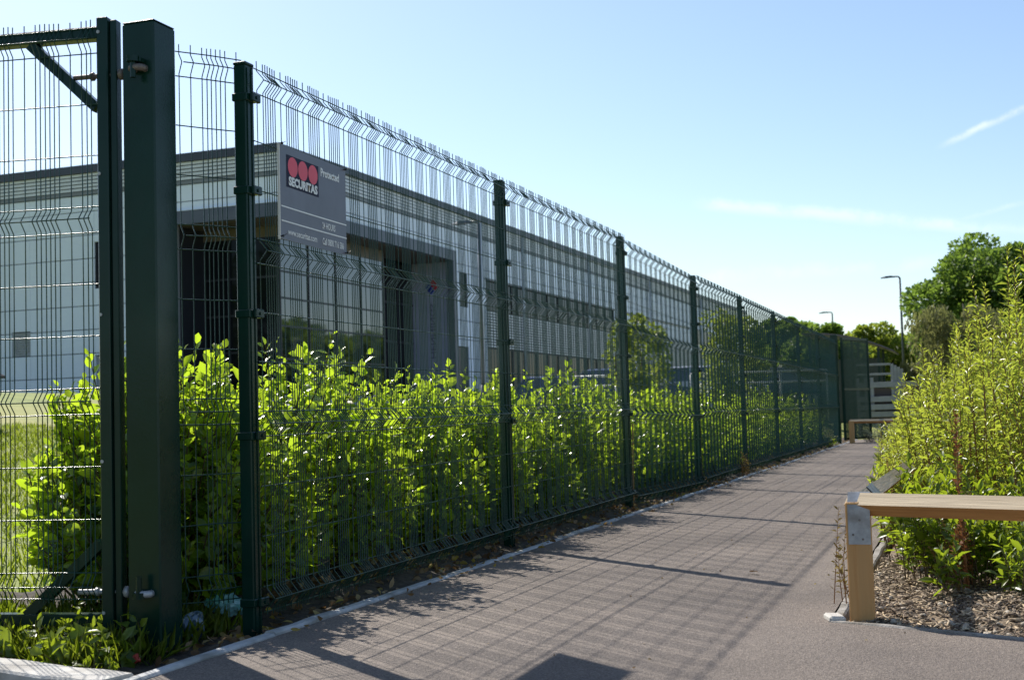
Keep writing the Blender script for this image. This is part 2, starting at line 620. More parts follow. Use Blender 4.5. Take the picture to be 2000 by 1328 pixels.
# car park between hedge and building, paving made pale to bounce light onto walls
grid_sheet("car_park", np.arange(-22.6, -7.4, 0.8), np.arange(30, 130, 2.0), lambda X, Y: tz(X, Y) - 0.095, surf("bounce_paving", (0.34, 0.33, 0.31), (0.42, 0.41, 0.38), 2.0, 0.85))

# concrete edging stones
def edging(p0, p1, w, unit, name="edging_stone", z1=0.012, mat='edging', jit=0.004, inset=0.0):
    p0, p1 = Vector((*p0, 0)), Vector((*p1, 0))
    d = (p1 - p0)
    n = max(1, int(d.length / unit))
    ux = d.normalized()
    ang = math.atan2(ux.y, ux.x)
    step = d.length / n
    shapes = []
    for k in range(4):
        mb = MB()
        a, b = 0.004, step - 0.004
        segs = 5
        c = min(0.008, w * 0.18)
        prof = [(-w / 2, -0.10), (w / 2, -0.10), (w / 2, z1 - c), (w / 2 - c, z1), (-w / 2 + c, z1), (-w / 2, z1 - c)]
        rows = []
        for s_ in range(segs + 1):
            x = a + (b - a) * s_ / segs
            jy, jz = random.uniform(-jit, jit), random.uniform(-jit, jit) * 0.7
            rows.append([(x, p[0] + (jy if p[1] > -0.05 else 0), p[1] + (jz if p[1] > -0.05 else 0)) for p in prof])
        m_ = len(prof)
        vs_ = [p for r in rows for p in r]
        fs = [tuple(range(m_)), tuple(range(segs * m_ + m_ - 1, segs * m_ - 1, -1))]
        for s_ in range(segs):
            for j in range(m_):
                fs.append((s_ * m_ + j, (s_ + 1) * m_ + j, (s_ + 1) * m_ + (j + 1) % m_, s_ * m_ + (j + 1) % m_))
        mb.add(vs_, fs)
        me_ = mb.mesh(name)
        me_.materials.append(MAT[mat])
        shapes.append(me_)
    for k in range(n):
        q = p0 + ux * step * k
        o_ = link(name, shapes[k % 4], path)
        o_.location = (q.x, q.y, random.uniform(-0.004, 0.004))
        o_.rotation_euler = (0, 0, ang + random.uniform(-0.003, 0.003))


edging((-2.555, 3.45), (-2.555, 32.6), 0.050, 0.915)
edging((-0.505, 5.06), (-0.505, 32.0), 0.042, 0.915, z1=0.001, mat='edging_dirty')
edging((-0.52, 5.07), (3.2, 3.47), 0.034, 0.915, z1=0.004, mat='edging_dirty')
edging((-4.6, 3.97), (-2.60, 3.505), 0.16, 0.6, name="kerb_stone", z1=0.015, mat='kerb')

# soil strip under the hedge and weeds
def soil_z(X, Y):
    r = np.sin(X * 9.1 + Y * 3.3) * np.sin(Y * 7.7 - X * 4.1) * 0.018 + np.sin(X * 23 + 1.3) * np.sin(Y * 19 + X * 11) * 0.012
    base = 0.045 * sstep(-2.58, -2.9, X) * sstep(5.0, 6.5, Y) - 0.045 * sstep(5.2, 4.4, Y) * sstep(-2.6, -2.85, X)
    return base + r * sstep(-2.60, -2.75, X) - 0.012 + np.maximum(tz(X, Y), 0) * 1.0


o = grid_sheet("soil_strip", np.linspace(-4.5, -2.581, 40), np.concatenate([np.arange(3.5, 12, 0.06), np.arange(12, 33.2, 0.3)]), soil_z, MAT['soil'])

# planting bed on the right
def bed_z(X, Y):
    d = (X + 0.5) * 0.394 + (Y - 5.06) * 0.919          # distance from the near edge
    e = np.minimum(d, X + 0.49)
    r = np.sin(X * 13 + Y * 5) * np.sin(Y * 11 - X * 6) * 0.012 + np.sin(X * 37) * np.sin(Y * 31) * 0.006
    return -0.10 + 0.085 * sstep(0.0, 0.03, e) + 0.07 * sstep(0.05, 1.2, e) + r * sstep(0.03, 0.2, e)


o = grid_sheet("planting_bed", np.concatenate([np.arange(-0.482, 3.2, 0.05), np.arange(3.2, 8, 0.4)]), np.concatenate([np.arange(3.0, 9, 0.05), np.arange(9, 30.5, 0.3)]), bed_z,
               surf("bark_mulch", (0.075, 0.052, 0.034), (0.30, 0.225, 0.14), 38, 0.95, bump=1.0, bscale=60, detail=8))
bed = o

# ------------------------------------------------------------------ mesh fence
ROWS = [(0, 0), (-.05, 1), (-.10, 0), (-.30, 0), (-.50, 0), (-.70, 0), (-.75, 1), (-.80, 0), (-1.0, 0), (-1.2, 0), (-1.4, 0), (-1.45, 1), (-1.5, 0),
        (-1.7, 0), (-1.9, 0), (-2.1, 0), (-2.15, 1), (-2.2, 0)]
VDEP = 0.032
RV, RH = 0.0022, 0.0025


def wire_profile():
    pts = [(0.030, 0.0), (-0.008, 0.0)]
    for zc in (-0.05, -0.75, -1.45, -2.15):
        pts += [(zc + 0.040, 0.0), (zc + 0.004, VDEP - 0.001), (zc - 0.004, VDEP - 0.001), (zc - 0.040, 0.0)]
    pts += [(-2.215, 0.0)]
    out = [pts[0]]
    for p in pts[2:]:
        out.append(p)
    return out


def vwire_mesh(n):
    mb = MB()
    mb.tube([(0, d, z) for z, d in wire_profile()], RV, n, cap=False)
    me_ = mb.mesh("vertical_wire", True, fix=False)
    me_.materials.append(MAT['wire'])
    return me_


VW6 = vwire_mesh(6)
_v4 = np.array([v.co for v in vwire_mesh(4).vertices])
_m4 = vwire_mesh(4)
_f4 = [tuple(p.vertices) for p in _m4.polygons]


def wire_offsets(length, start=0.0, per=0.195):
    g_ = per / 10
    base = [0.0] + [2.5 * g_ + g_ * k for k in range(6)]
    out = []
    k = -1
    while k * per < length + per:
        for b in base:
            x = start + k * per + b
            if 0.008 <= x <= length - 0.008:
                out.append(x)
        k += 1
    return out


def fence_panel(parent, p0, p1, z0, near, start=0.0, flip=1.0, name="mesh_panel", drop=0.0):
    """p0,p1: ground points of the panel line; folds bulge to the right of p0->p1 when flip=1"""
    p0, p1 = Vector((*p0, 0)), Vector((*p1, 0))
    d = p1 - p0
    ln = d.length
    ang = math.atan2(d.y, d.x)
    if near:
        pan = empty(name, parent=parent)
    else:
        pan = None
    root_mb = MB()
    for z, fold in ROWS:
        yy = (-(VDEP + RV + RH * 0.3) if fold else (RV + RH - 0.0006)) * flip
        a, b = (0.02, ln - 0.02) if fold else (0.0, ln)
        if near:
            root_mb = MB()
        root_mb.tube([(a, yy, z), (ln / 2, yy + random.uniform(-.003, .003), z + random.uniform(-.003, .003)), (b, yy, z)], RH, 8, cap=False)
        if near:
            root_mb.build("horizontal_wire", MAT['wire'], pan, True, fix=False)
    if not near:
        pan = root_mb.build(name, MAT['wire'], parent, True, fix=False)
        pan["kind"] = "stuff"
    pan.location = (p0.x, p0.y, z0)
    pan.rotation_euler = (0, math.atan2(drop, ln), ang)
    offs = wire_offsets(ln, start)
    if near:
        for x in offs:
            w = link("vertical_wire", VW6, pan)
            w.location = (x + random.uniform(-.0012, .0012), 0, random.uniform(-.003, .003))
            w.scale = (1, -flip, 1)
    else:
        A = _v4 * np.array([1, -flip, 1])
        V = np.concatenate([A + np.array([x, 0, 0]) for x in offs])
        nv = len(A)
        quads = np.array([f for f in _f4 if len(f) == 4])
        Q = np.concatenate([quads + k * nv for k in range(len(offs))])
        w = np_mesh("vertical_wires", V, [(4, Q)], MAT['wire'], pan, smooth=True)
        w["kind"] = "stuff"
    return pan


def post_mesh(w, dp, h, below=0.25):
    """hollow-section post with a grooved front, chamfered corners and a shallow cap"""
    mb = MB()
    mb.box(-w / 2, w / 2, -dp / 2, dp / 2, -below, h - 0.008, c=0.004)
    mb.box(w / 2 - 0.001, w / 2 + 0.004, -0.022, -0.010, -below, h - 0.02)
    mb.box(w / 2 - 0.001, w / 2 + 0.004, 0.010, 0.022, -below, h - 0.02)
    return mb.mesh("fence_post")


def cap_mesh(w, dp):
    return MB().box(-w / 2 - .002, w / 2 + .002, -dp / 2 - .002, dp / 2 + .002, 0, 0.014, c=0.004).mesh("post_cap")


def clamp_mesh(w, dp):
    mb = MB()
    mb.box(-w / 2 - .006, w / 2 + .008, -dp / 2 - .006, dp / 2 + .006, -.016, .016, c=0.003)
    mb.box(w / 2 + .008, w / 2 + .026, -.018, .046, -.017, .019, c=0.004)
    mb.tube([(w / 2 + .024, .012, 0), (w / 2 + .031, .012, 0)], .007, 8)
    return mb.mesh("clamp")


fence = empty("mesh_fence", (-2.717, 4.546, 0))
tag(fence, "long dark green welded mesh fence with folded wires running beside the path", "fence")
FX, FY0, SP = -2.717, 4.546, 3.05
PW, PD = 0.055, 0.066
PM, CM, KM = post_mesh(PW, PD, 2.285), cap_mesh(PW, PD), clamp_mesh(PW, PD)
for m_ in (PM, CM, KM):
    m_.materials.append(MAT['green'])
DZ = [-0.012, 0.008, 0.024, -0.024, -0.012, -0.006, -0.006, 0.0]
for i in range(8):
    p = link("fence_post", PM, fence)
    p.location = (random.uniform(-.004, .004), SP * i, DZ[i])
    p.rotation_euler = (random.uniform(-.004, .004), random.uniform(-.004, .004), 0)
    c_ = link("post_cap", CM, p)
    c_.location = (0, 0, 2.277)
    for z in (2.145, 1.765, 1.265, 0.775, 0.115):
        k_ = link("clamp", KM, p)
        k_.location = (0, 0, z)
px = PW / 2 + 0.012
for i in range(7):
    fence_panel(fence, (px, SP * i + 0.01), (px, SP * (i + 1) - 0.01), 2.262 + (DZ[i] + DZ[i + 1]) / 2, i < 2, start=0.02 + 0.01 * (i % 3), drop=-(DZ[i + 1] - DZ[i]))
# short return panel from the first post to the gate post
fence_panel(fence, (-0.215, -0.165), (-0.048, 0.062), 2.315, True, start=0.062)
# last bay up to the far gate
fence_panel(fence, (px, SP * 7 + 0.01), (px, SP * 7 + 3.45), 2.262, False, start=0.03)
# tie wires at the sign and a little weathered string
stk = MB().tube([(0.012, 2 * SP + 0.10, 0.0), (0.02, 2 * SP + 0.115, 0.72)], 0.007, 6).build("marker_cane", MAT['wood'], None)
stk.location = fence.location
tag(stk, "thin pale cane standing against the third fence post", "cane")

# ------------------------------------------------------------------ gate post and gate
gp = empty("gate_post", (-2.938, 4.210, -0.085))
tag(gp, "thick dark green square gate post with glossy sides", "gate post")
MB().box(-.0725, .0725, -.0725, .0725, -0.3, 2.450, c=0.006).build("shaft", MAT['green'], gp)
MB().box(-.0705, .0705, -.0705, .0705, 2.451, 2.456, c=0.002).build("cap", MAT['green'], gp)
for zz, flip in ((2.275, 1), (0.292, -1)):
    mb = MB()
    # hinge lug: bracket with a vertical pin, welded to the camera-side face
    mb.box(-.010, .034, -.106, -.0726, zz + .018 * flip - .008, zz + .018 * flip + .010, c=0.003)
    mb.disc((0.004, -.110, zz + .010 * flip), (0, 0, flip), .024, .022, 14)
    mb.tube([(0.004, -.110, zz - .050 * flip), (0.004, -.110, zz + .03 * flip)], .011, 8)
    mb.build("hinge_pin", MAT['green'], gp)

gate = empty("gate", (-3.118, 4.155, 0), math.radians(9.0))
tag(gate, "dark green mesh gate leaf with square frame and corner braces at left edge", "gate")
# local x runs along the leaf; hinge stile at x 0, leaf towards -x
GW = 1.75
st = MB().box(-.006, .040, -.030, .030, 0.045, 2.405, c=0.004).build("stile", MAT['green'], gate)
for zz in (2.345, 1.79, 1.245, 0.685, 0.115):
    MB().disc((.004, -.0305, zz), (0, -1, 0), .0065, .004, 12).build("bolt", MAT['bolt'], st)
MB().box(.043, .070, -.014, .028, 0.05, 2.395, c=0.003).build("closing_strip", MAT['green'], gate)
MB().box(-GW - .026, -GW + .026, -.030, .030, 0.045, 2.392, c=0.004).build("stile", MAT['green'], gate)
MB().box(-GW + .026, -.0065, -.018, .034, 2.325, 2.374, c=0.003).build("top_rail", MAT['green'], gate)
MB().box(-GW + .026, -.026, -.018, .034, 0.060, 0.108, c=0.003).build("bottom_rail", MAT['green'], gate)
for a, b in (((-.30, .008, 2.325), (-.02, .008, 2.055)), ((-.33, .008, .10), (-.02, .008, .375)), ((-GW + .3, .008, 2.325), (-GW + .02, .008, 2.055)), ((-GW + .33, .008, .10), (-GW + .02, .008, .375))):
    MB().bar(a, b, 0.040, 0.040).build("brace", MAT['green'], gate)
gpan = fence_panel(gate, (-GW + .02, -.026), (-.004, -.026), 2.365, True, start=0.052, flip=1.0)
for zz, mtl in ((2.180, 'rusty'), (0.190, 'galv')):
    mb = MB()
    mb.tube([(-.115, 0.0, zz), (.10, 0.0, zz)], .010, 8)
    mb.disc((-.030, 0, zz), (-1, 0, 0), .017, .014, 6)
    mb.disc((.078, 0, zz), (1, 0, 0), .022, .018, 12)
    mb.tube([(.10, 0, zz), (.155, -.038, zz)], .011, 8)
    # the eye around the hinge pin
    ring = [(.182 + .026 * math.cos(t), -.055 + .026 * math.sin(t), zz) for t in np.linspace(0, 2 * math.pi, 17)]
    mb.tube(ring, .014, 8)
    mb.build("eye_bolt", MAT[mtl], gate, True)

# ------------------------------------------------------------------ security sign
SW, SH = 0.607, 0.400
MAT['sign'] = surf("sign_grey", (0.125, 0.130, 0.165), (0.145, 0.150, 0.190), 5, 0.35, spec=0.4, rvar=0.08)
MAT['sign_navy'] = surf("sign_navy", (0.010, 0.010, 0.038), None, 5, 0.5, spec=0.15)
MAT['sign_red'] = surf("sign_red", (0.80, 0.035, 0.075), None, 5, 0.35)
MAT['sign_white'] = surf("sign_white", (0.80, 0.80, 0.78), None, 5, 0.4)
MAT['sign_edge'] = surf("sign_edge_white", (0.78, 0.75, 0.68), None, 20, 0.5)
MAT['black'] = surf("black_plastic", (0.012, 0.012, 0.013), None, 20, 0.45)
# local x along the fence (away from the camera), local y = height, local z = towards the path
sg = empty("security_sign", (-2.657, 4.708, 1.577))
sg.rotation_euler = (math.radians(90), math.radians(0.5), math.radians(90))
tag(sg, "grey security company sign with three red dots tied to the fence", "sign")
nx_ = 8
mb = MB()
vv, ff = [], []
for z in (0.0, 0.003):
    for k in range(nx_ + 1):
        x = SW * k / nx_
        bow = 0.004 * math.sin(math.pi * k / nx_)
        vv += [(x, 0.0, z - bow), (x, SH, z - bow * 0.6)]
m2 = 2 * (nx_ + 1)
for k in range(nx_):
    a = 2 * k
    ff += [(a, a + 1, a + 3, a + 2), (m2 + a, m2 + a + 2, m2 + a + 3, m2 + a + 1), (a, a + 2, m2 + a + 2, m2 + a), (a + 1, m2 + a + 1, m2 + a + 3, a + 3)]
ff += [(0, m2, m2 + 1, 1), (m2 - 2, m2 - 1, 2 * m2 - 1, 2 * m2 - 2)]
mb.add(vv, ff)
mb.build("board", MAT['sign'], sg)
MB().box(-.006, .0, -.004, SH + .002, -.005, .005, c=.001).build("edge_trim", MAT['sign_edge'], sg)


def S(s, t, z=0.0):
    return (s * SW, (1 - t) * SH, z)


def flat(name, s0, s1, t0, t1, z, mat, parent):
    mb_ = MB()
    n_ = 6
    for k in range(n_):
        a, b = s0 + (s1 - s0) * k / n_, s0 + (s1 - s0) * (k + 1) / n_
        za = 0.003 - 0.004 * math.sin(math.pi * a) * 0.8 + z
        zb = 0.003 - 0.004 * math.sin(math.pi * b) * 0.8 + z
        mb_.add([S(a, t1, za), S(b, t1, zb), S(b, t0, zb), S(a, t0, za)], [(0, 1, 2, 3)])
    return mb_.build(name, mat, parent, fix=False)


logo = flat("logo_panel", 0.095, 0.572, 0.088, 0.432, 0.0012, MAT['sign_navy'], sg)
for s_ in (0.185, 0.335, 0.485):
    mb = MB()
    c_ = Vector(S(s_, 0.205, 0.003 - 0.0032 * math.sin(math.pi * s_) + 0.0022))
    ring = [(c_.x + .0425 * math.cos(t), c_.y + .0425 * math.sin(t), c_.z) for t in np.linspace(0, 2 * math.pi, 33)[:-1]]
    mb.add(ring, [tuple(range(32))])
    mb.build("red_dot", MAT['sign_red'], logo, fix=False)


def text_mesh(txt, bold=0.0, space=1.0):
    cu = bpy.data.curves.new("txt", 'FONT')
    cu.body = txt
    cu.size = 1.0
    cu.offset = bold
    cu.space_character = space
    cu.resolution_u = 3
    to = bpy.data.objects.new("txt", cu)
    C.objects.link(to)
    bpy.context.view_layer.update()
    dg = bpy.context.evaluated_depsgraph_get()
    me_ = bpy.data.meshes.new_from_object(to.evaluated_get(dg))
    bpy.data.objects.remove(to)
    bpy.data.curves.remove(cu)
    me_.materials.clear()
    return me_


def fit_text(name, txt, x0, x1, yb, h, z, mat, parent, bold=0.0, serif=False, bow=True):
    me_ = text_mesh(txt, bold)
    co = np.array([v.co for v in me_.vertices])
    capmax = 0.73
    mn, mx_ = co[:, 0].min(), co[:, 0].max()
    co[:, 0] = x0 + (co[:, 0] - mn) / (mx_ - mn) * (x1 - x0)
    co[:, 1] = yb + co[:, 1] / capmax * h
    zz = z - (0.0032 * np.sin(math.pi * np.clip(co[:, 0] / SW, 0, 1)) if bow else 0)
    co[:, 2] = zz
    me_.vertices.foreach_set("co", co.astype(np.float32).ravel())
    me_.update()
    o_ = link(name, me_, parent, (mat,))
    return o_


def sb(t):
    return (1 - t) * SH


tx = fit_text("lettering", "SECURITAS", 0.122 * SW, 0.55 * SW, sb(0.405), 0.036, 0.0055, MAT['sign_white'], logo, bold=0.055)
# serifs of the word mark: small feet on the straight stems
fit_text("lettering", "Protected", 0.605 * SW, 0.892 * SW, sb(0.180), 0.036, 0.0045, MAT['sign_white'], sg, bold=0.035)
flat("rule", 0.015, 1.0, 0.645, 0.660, 0.0012, MAT['sign_white'], sg)
flat("rule", 0.015, 1.0, 0.798, 0.813, 0.0012, MAT['sign_white'], sg)
fit_text("lettering", "24 HOURS", 0.620 * SW, 0.820 * SW, sb(0.765), 0.029, 0.0045, MAT['sign_white'], sg, bold=0.02)
fit_text("lettering", "www.securitas.com", 0.105 * SW, 0.535 * SW, sb(0.938), 0.027, 0.0045, MAT['sign_white'], sg, bold=0.02)
fit_text("lettering", "Call 0800 716 586", 0.620 * SW, 0.952 * SW, sb(0.942), 0.030, 0.0045, MAT['sign_white'], sg, bold=0.02)
for s_, t_ in ((0.012, 0.008), (0.985, 0.02), (0.99, 0.985), (0.012, 0.985)):
    x, y, _z = S(s_, t_)
    mb = MB()
    ring = [(x + .010 * math.cos(t), y + .004, 0.0 + .012 * math.sin(t)) for t in np.linspace(0, 2 * math.pi, 13)]
    mb.tube(ring, .002, 5)
    mb.box(x - .004, x + .004, y, y + .009, .010, .016)
    mb.tube([(x, y + .005, .013), (x + .016, y + .014, .020)], .0016, 5)
    mb.build("cable_tie", MAT['black'], sg)

# ------------------------------------------------------------------ knee rails
def knee_rail(loc, rails, label, size=0.09, h=0.475, far=False):
    t = empty("knee_rail", loc)
    tag(t, label, "knee rail")
    s_ = size / 2
    MB().box(-s_, s_, -s_, s_, -0.15, h - 0.03, c=0.004).build("post", MAT['wood'], t)
    for k, (dx, dy, ln) in enumerate(rails):
        a = math.atan2(dy, dx)
        z = h - 0.040
        e = 0.031
        mb_ = MB()
        # square rail laid on edge; upper faces coloured paler as if sunlit, lower faces browner
        x0 = -0.035 if k == 0 else 0.05
        ring = [(0, e * 1.414), (e * 1.414, 0), (0, -e * 1.414), (-e * 1.414, 0)]
        vs_ = [(x0, p[0], p[1]) for p in ring] + [(ln, p[0], p[1]) for p in ring]
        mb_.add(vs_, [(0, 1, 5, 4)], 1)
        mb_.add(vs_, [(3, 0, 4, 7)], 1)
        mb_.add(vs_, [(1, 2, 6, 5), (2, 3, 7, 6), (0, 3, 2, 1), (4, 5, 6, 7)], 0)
        r_ = mb_.build("rail", [MAT['wood_rail'], MAT['wood_lit_top']], t)
        r_.location = (0, 0, z)
        r_.rotation_euler = (0, 0, a)
        # extra posts further along
        for q in np.arange(1.8 if k == 0 else 3.9, ln - 0.1, 1.8):
            p_ = MB().box(-s_, s_, -s_, s_, -0.15, h - 0.06, c=0.004).build("post", MAT['wood'], t)
            p_.location = (math.cos(a) * q, math.sin(a) * q, 0)
            p_.rotation_euler = (0, 0, a)
    return t


ra = math.atan2(-0.262, 0.582)
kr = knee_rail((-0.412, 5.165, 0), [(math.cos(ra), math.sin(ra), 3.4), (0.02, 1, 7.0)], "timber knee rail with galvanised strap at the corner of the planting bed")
# galvanised strap: over the rail, then down the front of the post
sm = MB()
e = 0.047
sm.box(-.036, .047, -.0485, -.0455, .285, .420)
prof = [(-.0485, .418), (-.0465, .435), (-.002, .482), (.002, .482), (.046, .436), (.046, .432), (.002, .477), (-.002, .477), (-.0455, .430), (-.0455, .418)]
sm.prism(prof, 'x', -.036, .047)
so = sm.build("strap", MAT['galv'], kr)
for dx, dz in ((.008, .378), (-.018, .322), (.018, .305)):
    MB().disc((dx, -.0486, dz), (0, -1, 0), .0045, .002, 10).build("screw", MAT['rusty'], so)
sm = MB()
q0 = 0.60
ringp = [(-.047, -.004), (0, .0475), (.047, -.004), (.047, -.006), (0, .0445), (-.047, -.006)]
sm.prism([(p[0], p[1]) for p in ringp], 'y', 0.34, 0.62)
s2 = sm.build("strap", MAT['galv'], kr)
s2.location = (0.012, 0, 0.435)
kr2 = knee_rail((-2.42, 29.6, 0), [(1, -0.05, 2.4)], "timber knee rail at the far end of the path", size=0.11, h=0.52)

# ------------------------------------------------------------------ office building
bld = empty("office_building", (-23.0, 40.632, 1.85), math.atan2(1.0, 0.023))
tag(bld, "pale two-storey office building with glazed corner entrance behind the fence", "building")
# local x = along the long side, local y = inwards from the long side, local z = height above its base
B0 = 1.85
MAT['clad'] = surf("white_cladding", (0.74, 0.79, 0.88), (0.78, 0.83, 0.91), 0.8, 0.45, spec=0.4, c3=(0.72, 0.77, 0.86), scale3=0.25)
MAT['core'] = surf("core_dark_grey", (0.13, 0.14, 0.16), None, 4, 0.8)  # even dark grey of the core behind the panels
MAT['slate'] = surf("slate_grey_metal", (0.075, 0.085, 0.115), (0.095, 0.105, 0.135), 2, 0.4, spec=0.5)
MAT['cap'] = surf("dark_roof_trim", (0.035, 0.040, 0.055), (0.05, 0.055, 0.075), 2, 0.4)
MAT['soffit'] = surf("bronze_soffit", (0.10, 0.082, 0.060), (0.14, 0.115, 0.085), 2, 0.55)
MAT['slat'] = surf("aluminium_slat", (0.60, 0.61, 0.62), (0.70, 0.71, 0.72), 3, 0.4, metal=0.1)
MAT['trim'] = surf("grey_trim", (0.20, 0.21, 0.22), None, 3, 0.5)
MAT['frame'] = surf("dark_window_frame", (0.018, 0.020, 0.026), None, 3, 0.4)
MAT['panel_lav'] = surf("pale_blue_wall", (0.30, 0.32, 0.40), (0.36, 0.38, 0.46), 1.2, 0.4)
MAT['doorway'] = surf("door_grey", (0.28, 0.29, 0.32), (0.32, 0.33, 0.36), 6, 0.5)


def glass(name, col, ior, rough=0.03):
    m, t, b = new_mat(name)
    b.inputs["Base Color"].default_value = (*col, 1)
    b.inputs["Roughness"].default_value = rough
    b.inputs["IOR"].default_value = ior
    nb = t.nodes.new("ShaderNodeTexNoise")
    nb.inputs["Scale"].default_value = 0.6
    geo = t.nodes.new("ShaderNodeNewGeometry")
    t.links.new(geo.outputs["Position"], nb.inputs["Vector"])
    bp = t.nodes.new("ShaderNodeBump")
    bp.inputs["Strength"].default_value = 0.02
    bp.inputs["Distance"].default_value = 0.05
    t.links.new(nb.outputs[0], bp.inputs["Height"])
    t.links.new(bp.outputs[0], b.inputs["Normal"])
    return m


MAT['glass'] = glass("coated_glass", (0.012, 0.016, 0.020), 2.3)
MAT['glass_dark'] = glass("dark_glass", (0.006, 0.008, 0.010), 1.22)
LEN, DEP_ = 92.0, 30.0


def lbox(name, x0, x1, y0, y1, z0, z1, mat, parent=None, c=0.0):
    return MB().box(x0, x1, y0, y1, z0 - B0, z1 - B0, c=c).build(name, mat, parent or bld)


# core volume behind the panels (leaves the corner recess open)
lbox("core", 1.95, LEN, 2.25, 4.45, B0 - 0.6, 8.19, MAT['core'])
lbox("core", 0.12, LEN, 4.451, DEP_, B0 - 0.6, 8.2, MAT['core'])
lbox("core", 16.0, LEN - .02, 0.16, 2.249, B0 - 0.6, 8.2, MAT['core'])
lbox("core", 0.14, 2.3, 4.5, DEP_ - .02, 8.201, 10.5, MAT['core'])
lbox("core", 0.12, LEN - .04, 0.12, DEP_ - .04, 8.72, 10.55, MAT['core'])
# roof trim
lbox("roof_trim", -0.14, LEN + .1, -0.14, 0.40, 10.56, 10.87, MAT['cap'])
lbox("roof_trim", -0.14, 0.40, 0.401, DEP_ + .1, 10.56, 10.868, MAT['cap'])
lbox("roof", 0.401, LEN, 0.401, DEP_, 10.5, 10.75, MAT['slate'])
# louvre band under the roof trim
for k in range(5):
    z = 10.545 - k * 0.138
    lbox("louvre_slat", -.05, LEN, -.05, -.015, z - .100, z, MAT['slat'])
    lbox("louvre_slat", -.05, -.015, -.0149, DEP_, z - .100, z - .001, MAT['slat'])
lbox("trim_band", -0.05, LEN, -0.05, 0.02, 9.73, 9.86, MAT['trim'])
lbox("trim_band", -0.05, 0.02, 0.021, DEP_, 9.73, 9.86, MAT['trim'])


def panels_left(y0, y1, z0, z1, row=0.905, zref=B0):
    """cladding rows on the short side (plane x = 0)"""
    z = z0
    while z < z1 - 0.02:
        nz = zref + math.floor((z - zref) / row + 1.0001) * row
        nz = min(nz, z1)
        lbox("wall_panel", 0.0, 0.12, y0 + .004, y1 - .004, z + .015, nz - .015, MAT['clad'], c=0.006)
        z = nz


def panels_long(x0, x1, z0, z1, row=0.905, zref=B0):
    z = z0
    while z < z1 - 0.02:
        nz = zref + math.floor((z - zref) / row + 1.0001) * row
        nz = min(nz, z1)
        lbox("wall_panel", x0 + .004, x1 - .004, 0.0, 0.12, z + .015, nz - .015, MAT['clad'], c=0.006)
        z = nz


# short side: above the entrance, then windowed wall to the left
panels_left(0.005, 4.3, 8.73, 9.72)
panels_left(4.3, 6.75, B0, 9.72)
panels_left(6.75, 8.04, 3.56, 6.12)
panels_left(6.75, 8.04, 7.88, 9.72)
panels_left(8.04, 11.1, B0, 9.72)
panels_left(11.1, 12.0, B0, 3.68)
panels_left(11.1, 12.0, 4.62, 9.72)
panels_left(12.0, 20.0, B0, 9.72)
panels_left(20.0, 29.9, B0, 9.72)
w = lbox("window", 0.08, 0.10, 6.77, 8.02, 6.13, 7.87, MAT['glass_dark'])
MB().box(0.05, 0.12, 6.75, 6.80, 6.12 - B0, 7.88 - B0).box(0.05, 0.12, 7.99, 8.04, 6.12 - B0, 7.88 - B0).build("window_frame", MAT['frame'], w)
lbox("door", 0.07, 0.11, 6.77, 8.02, B0, 3.54, MAT['doorway'])
v = lbox("vent", 0.09, 0.115, 11.1, 12.0, 3.68, 4.62, MAT['core'])
for k in range(12):
    z = 3.72 + k * 0.075
    MB().bar((0.035, 11.12, z - B0), (0.035, 11.98, z - B0), 0.06, 0.022, roll=0.5).build("slat", MAT['slat'], v)

# corner portal: fascia, soffit, recessed glazing, end wall with sign
lbox("fascia", -0.16, 15.95, -0.16, 0.10, 8.22, 8.72, MAT['slate'], c=0.01)
lbox("fascia", -0.16, 0.10, 0.101, 4.42, 8.22, 8.718, MAT['slate'], c=0.01)
lbox("drip_edge", -0.175, 0.0, 0.0, 4.44, 8.722, 8.745, MAT['clad'])
lbox("jamb", -0.16, 0.14, 4.30, 4.46, B0, 8.219, MAT['trim'])
lbox("jamb", 15.55, 15.95, -0.16, 0.15, B0, 8.219, MAT['slate'])
lbox("soffit", 0.101, 15.94, 0.101, 2.24, 8.20, 8.218, MAT['soffit'])
lbox("soffit", 0.101, 1.9, 2.241, 4.29, 8.20, 8.217, MAT['soffit'])
lbox("spandrel", 1.70, 10.44, 1.0, 1.10, 7.70, 8.198, MAT['soffit'])
lbox("spandrel", 1.70, 1.78, 1.101, 4.3, 7.80, 8.197, MAT['soffit'])
gw = lbox("glass_wall", 1.73, 10.44, 1.02, 1.06, B0, 7.699, MAT['glass'])
for z in (6.50, 5.50, 4.44, 3.2):
    lbox("transom", 1.73, 10.44, 0.985, 1.019, z - .035, z + .035, MAT['frame'], gw)
for x in (1.76, 3.9, 6.1, 8.3, 10.42):
    lbox("mullion", x - .03, x + .03, 0.98, 1.018, B0, 7.69, MAT['frame'], gw)
gl = lbox("glass_wall", 1.74, 1.77, 1.06, 4.3, B0, 7.799, MAT['glass_dark'])
for z in (6.3, 4.9, 3.5):
    lbox("transom", 1.70, 1.739, 1.06, 4.3, z - .035, z + .035, MAT['frame'], gl)
for y in (1.08, 2.15, 3.2, 4.27):
    lbox("mullion", 1.695, 1.738, y - .04, y + .04, B0, 7.79, MAT['frame'], gl)
lbox("return_wall", 10.441, 10.52, 1.0, 2.2, B0, 8.198, MAT['frame'])
ge = lbox("glass_wall", 10.52, 15.7, 2.1, 2.14, B0, 8.198, MAT['glass_dark'])
for x in (11.2, 12.6, 14.0, 15.4):
    lbox("mullion", x - .05, x + .05, 2.05, 2.099, B0, 8.19, MAT['frame'], ge)
for z in (4.4, 6.2):
    lbox("transom", 10.53, 15.7, 2.05, 2.098, z - .05, z + .05, MAT['frame'], ge)
lbox("return_wall", 0.13, 1.75, 4.30, 4.42, B0, 8.198, MAT['frame'])
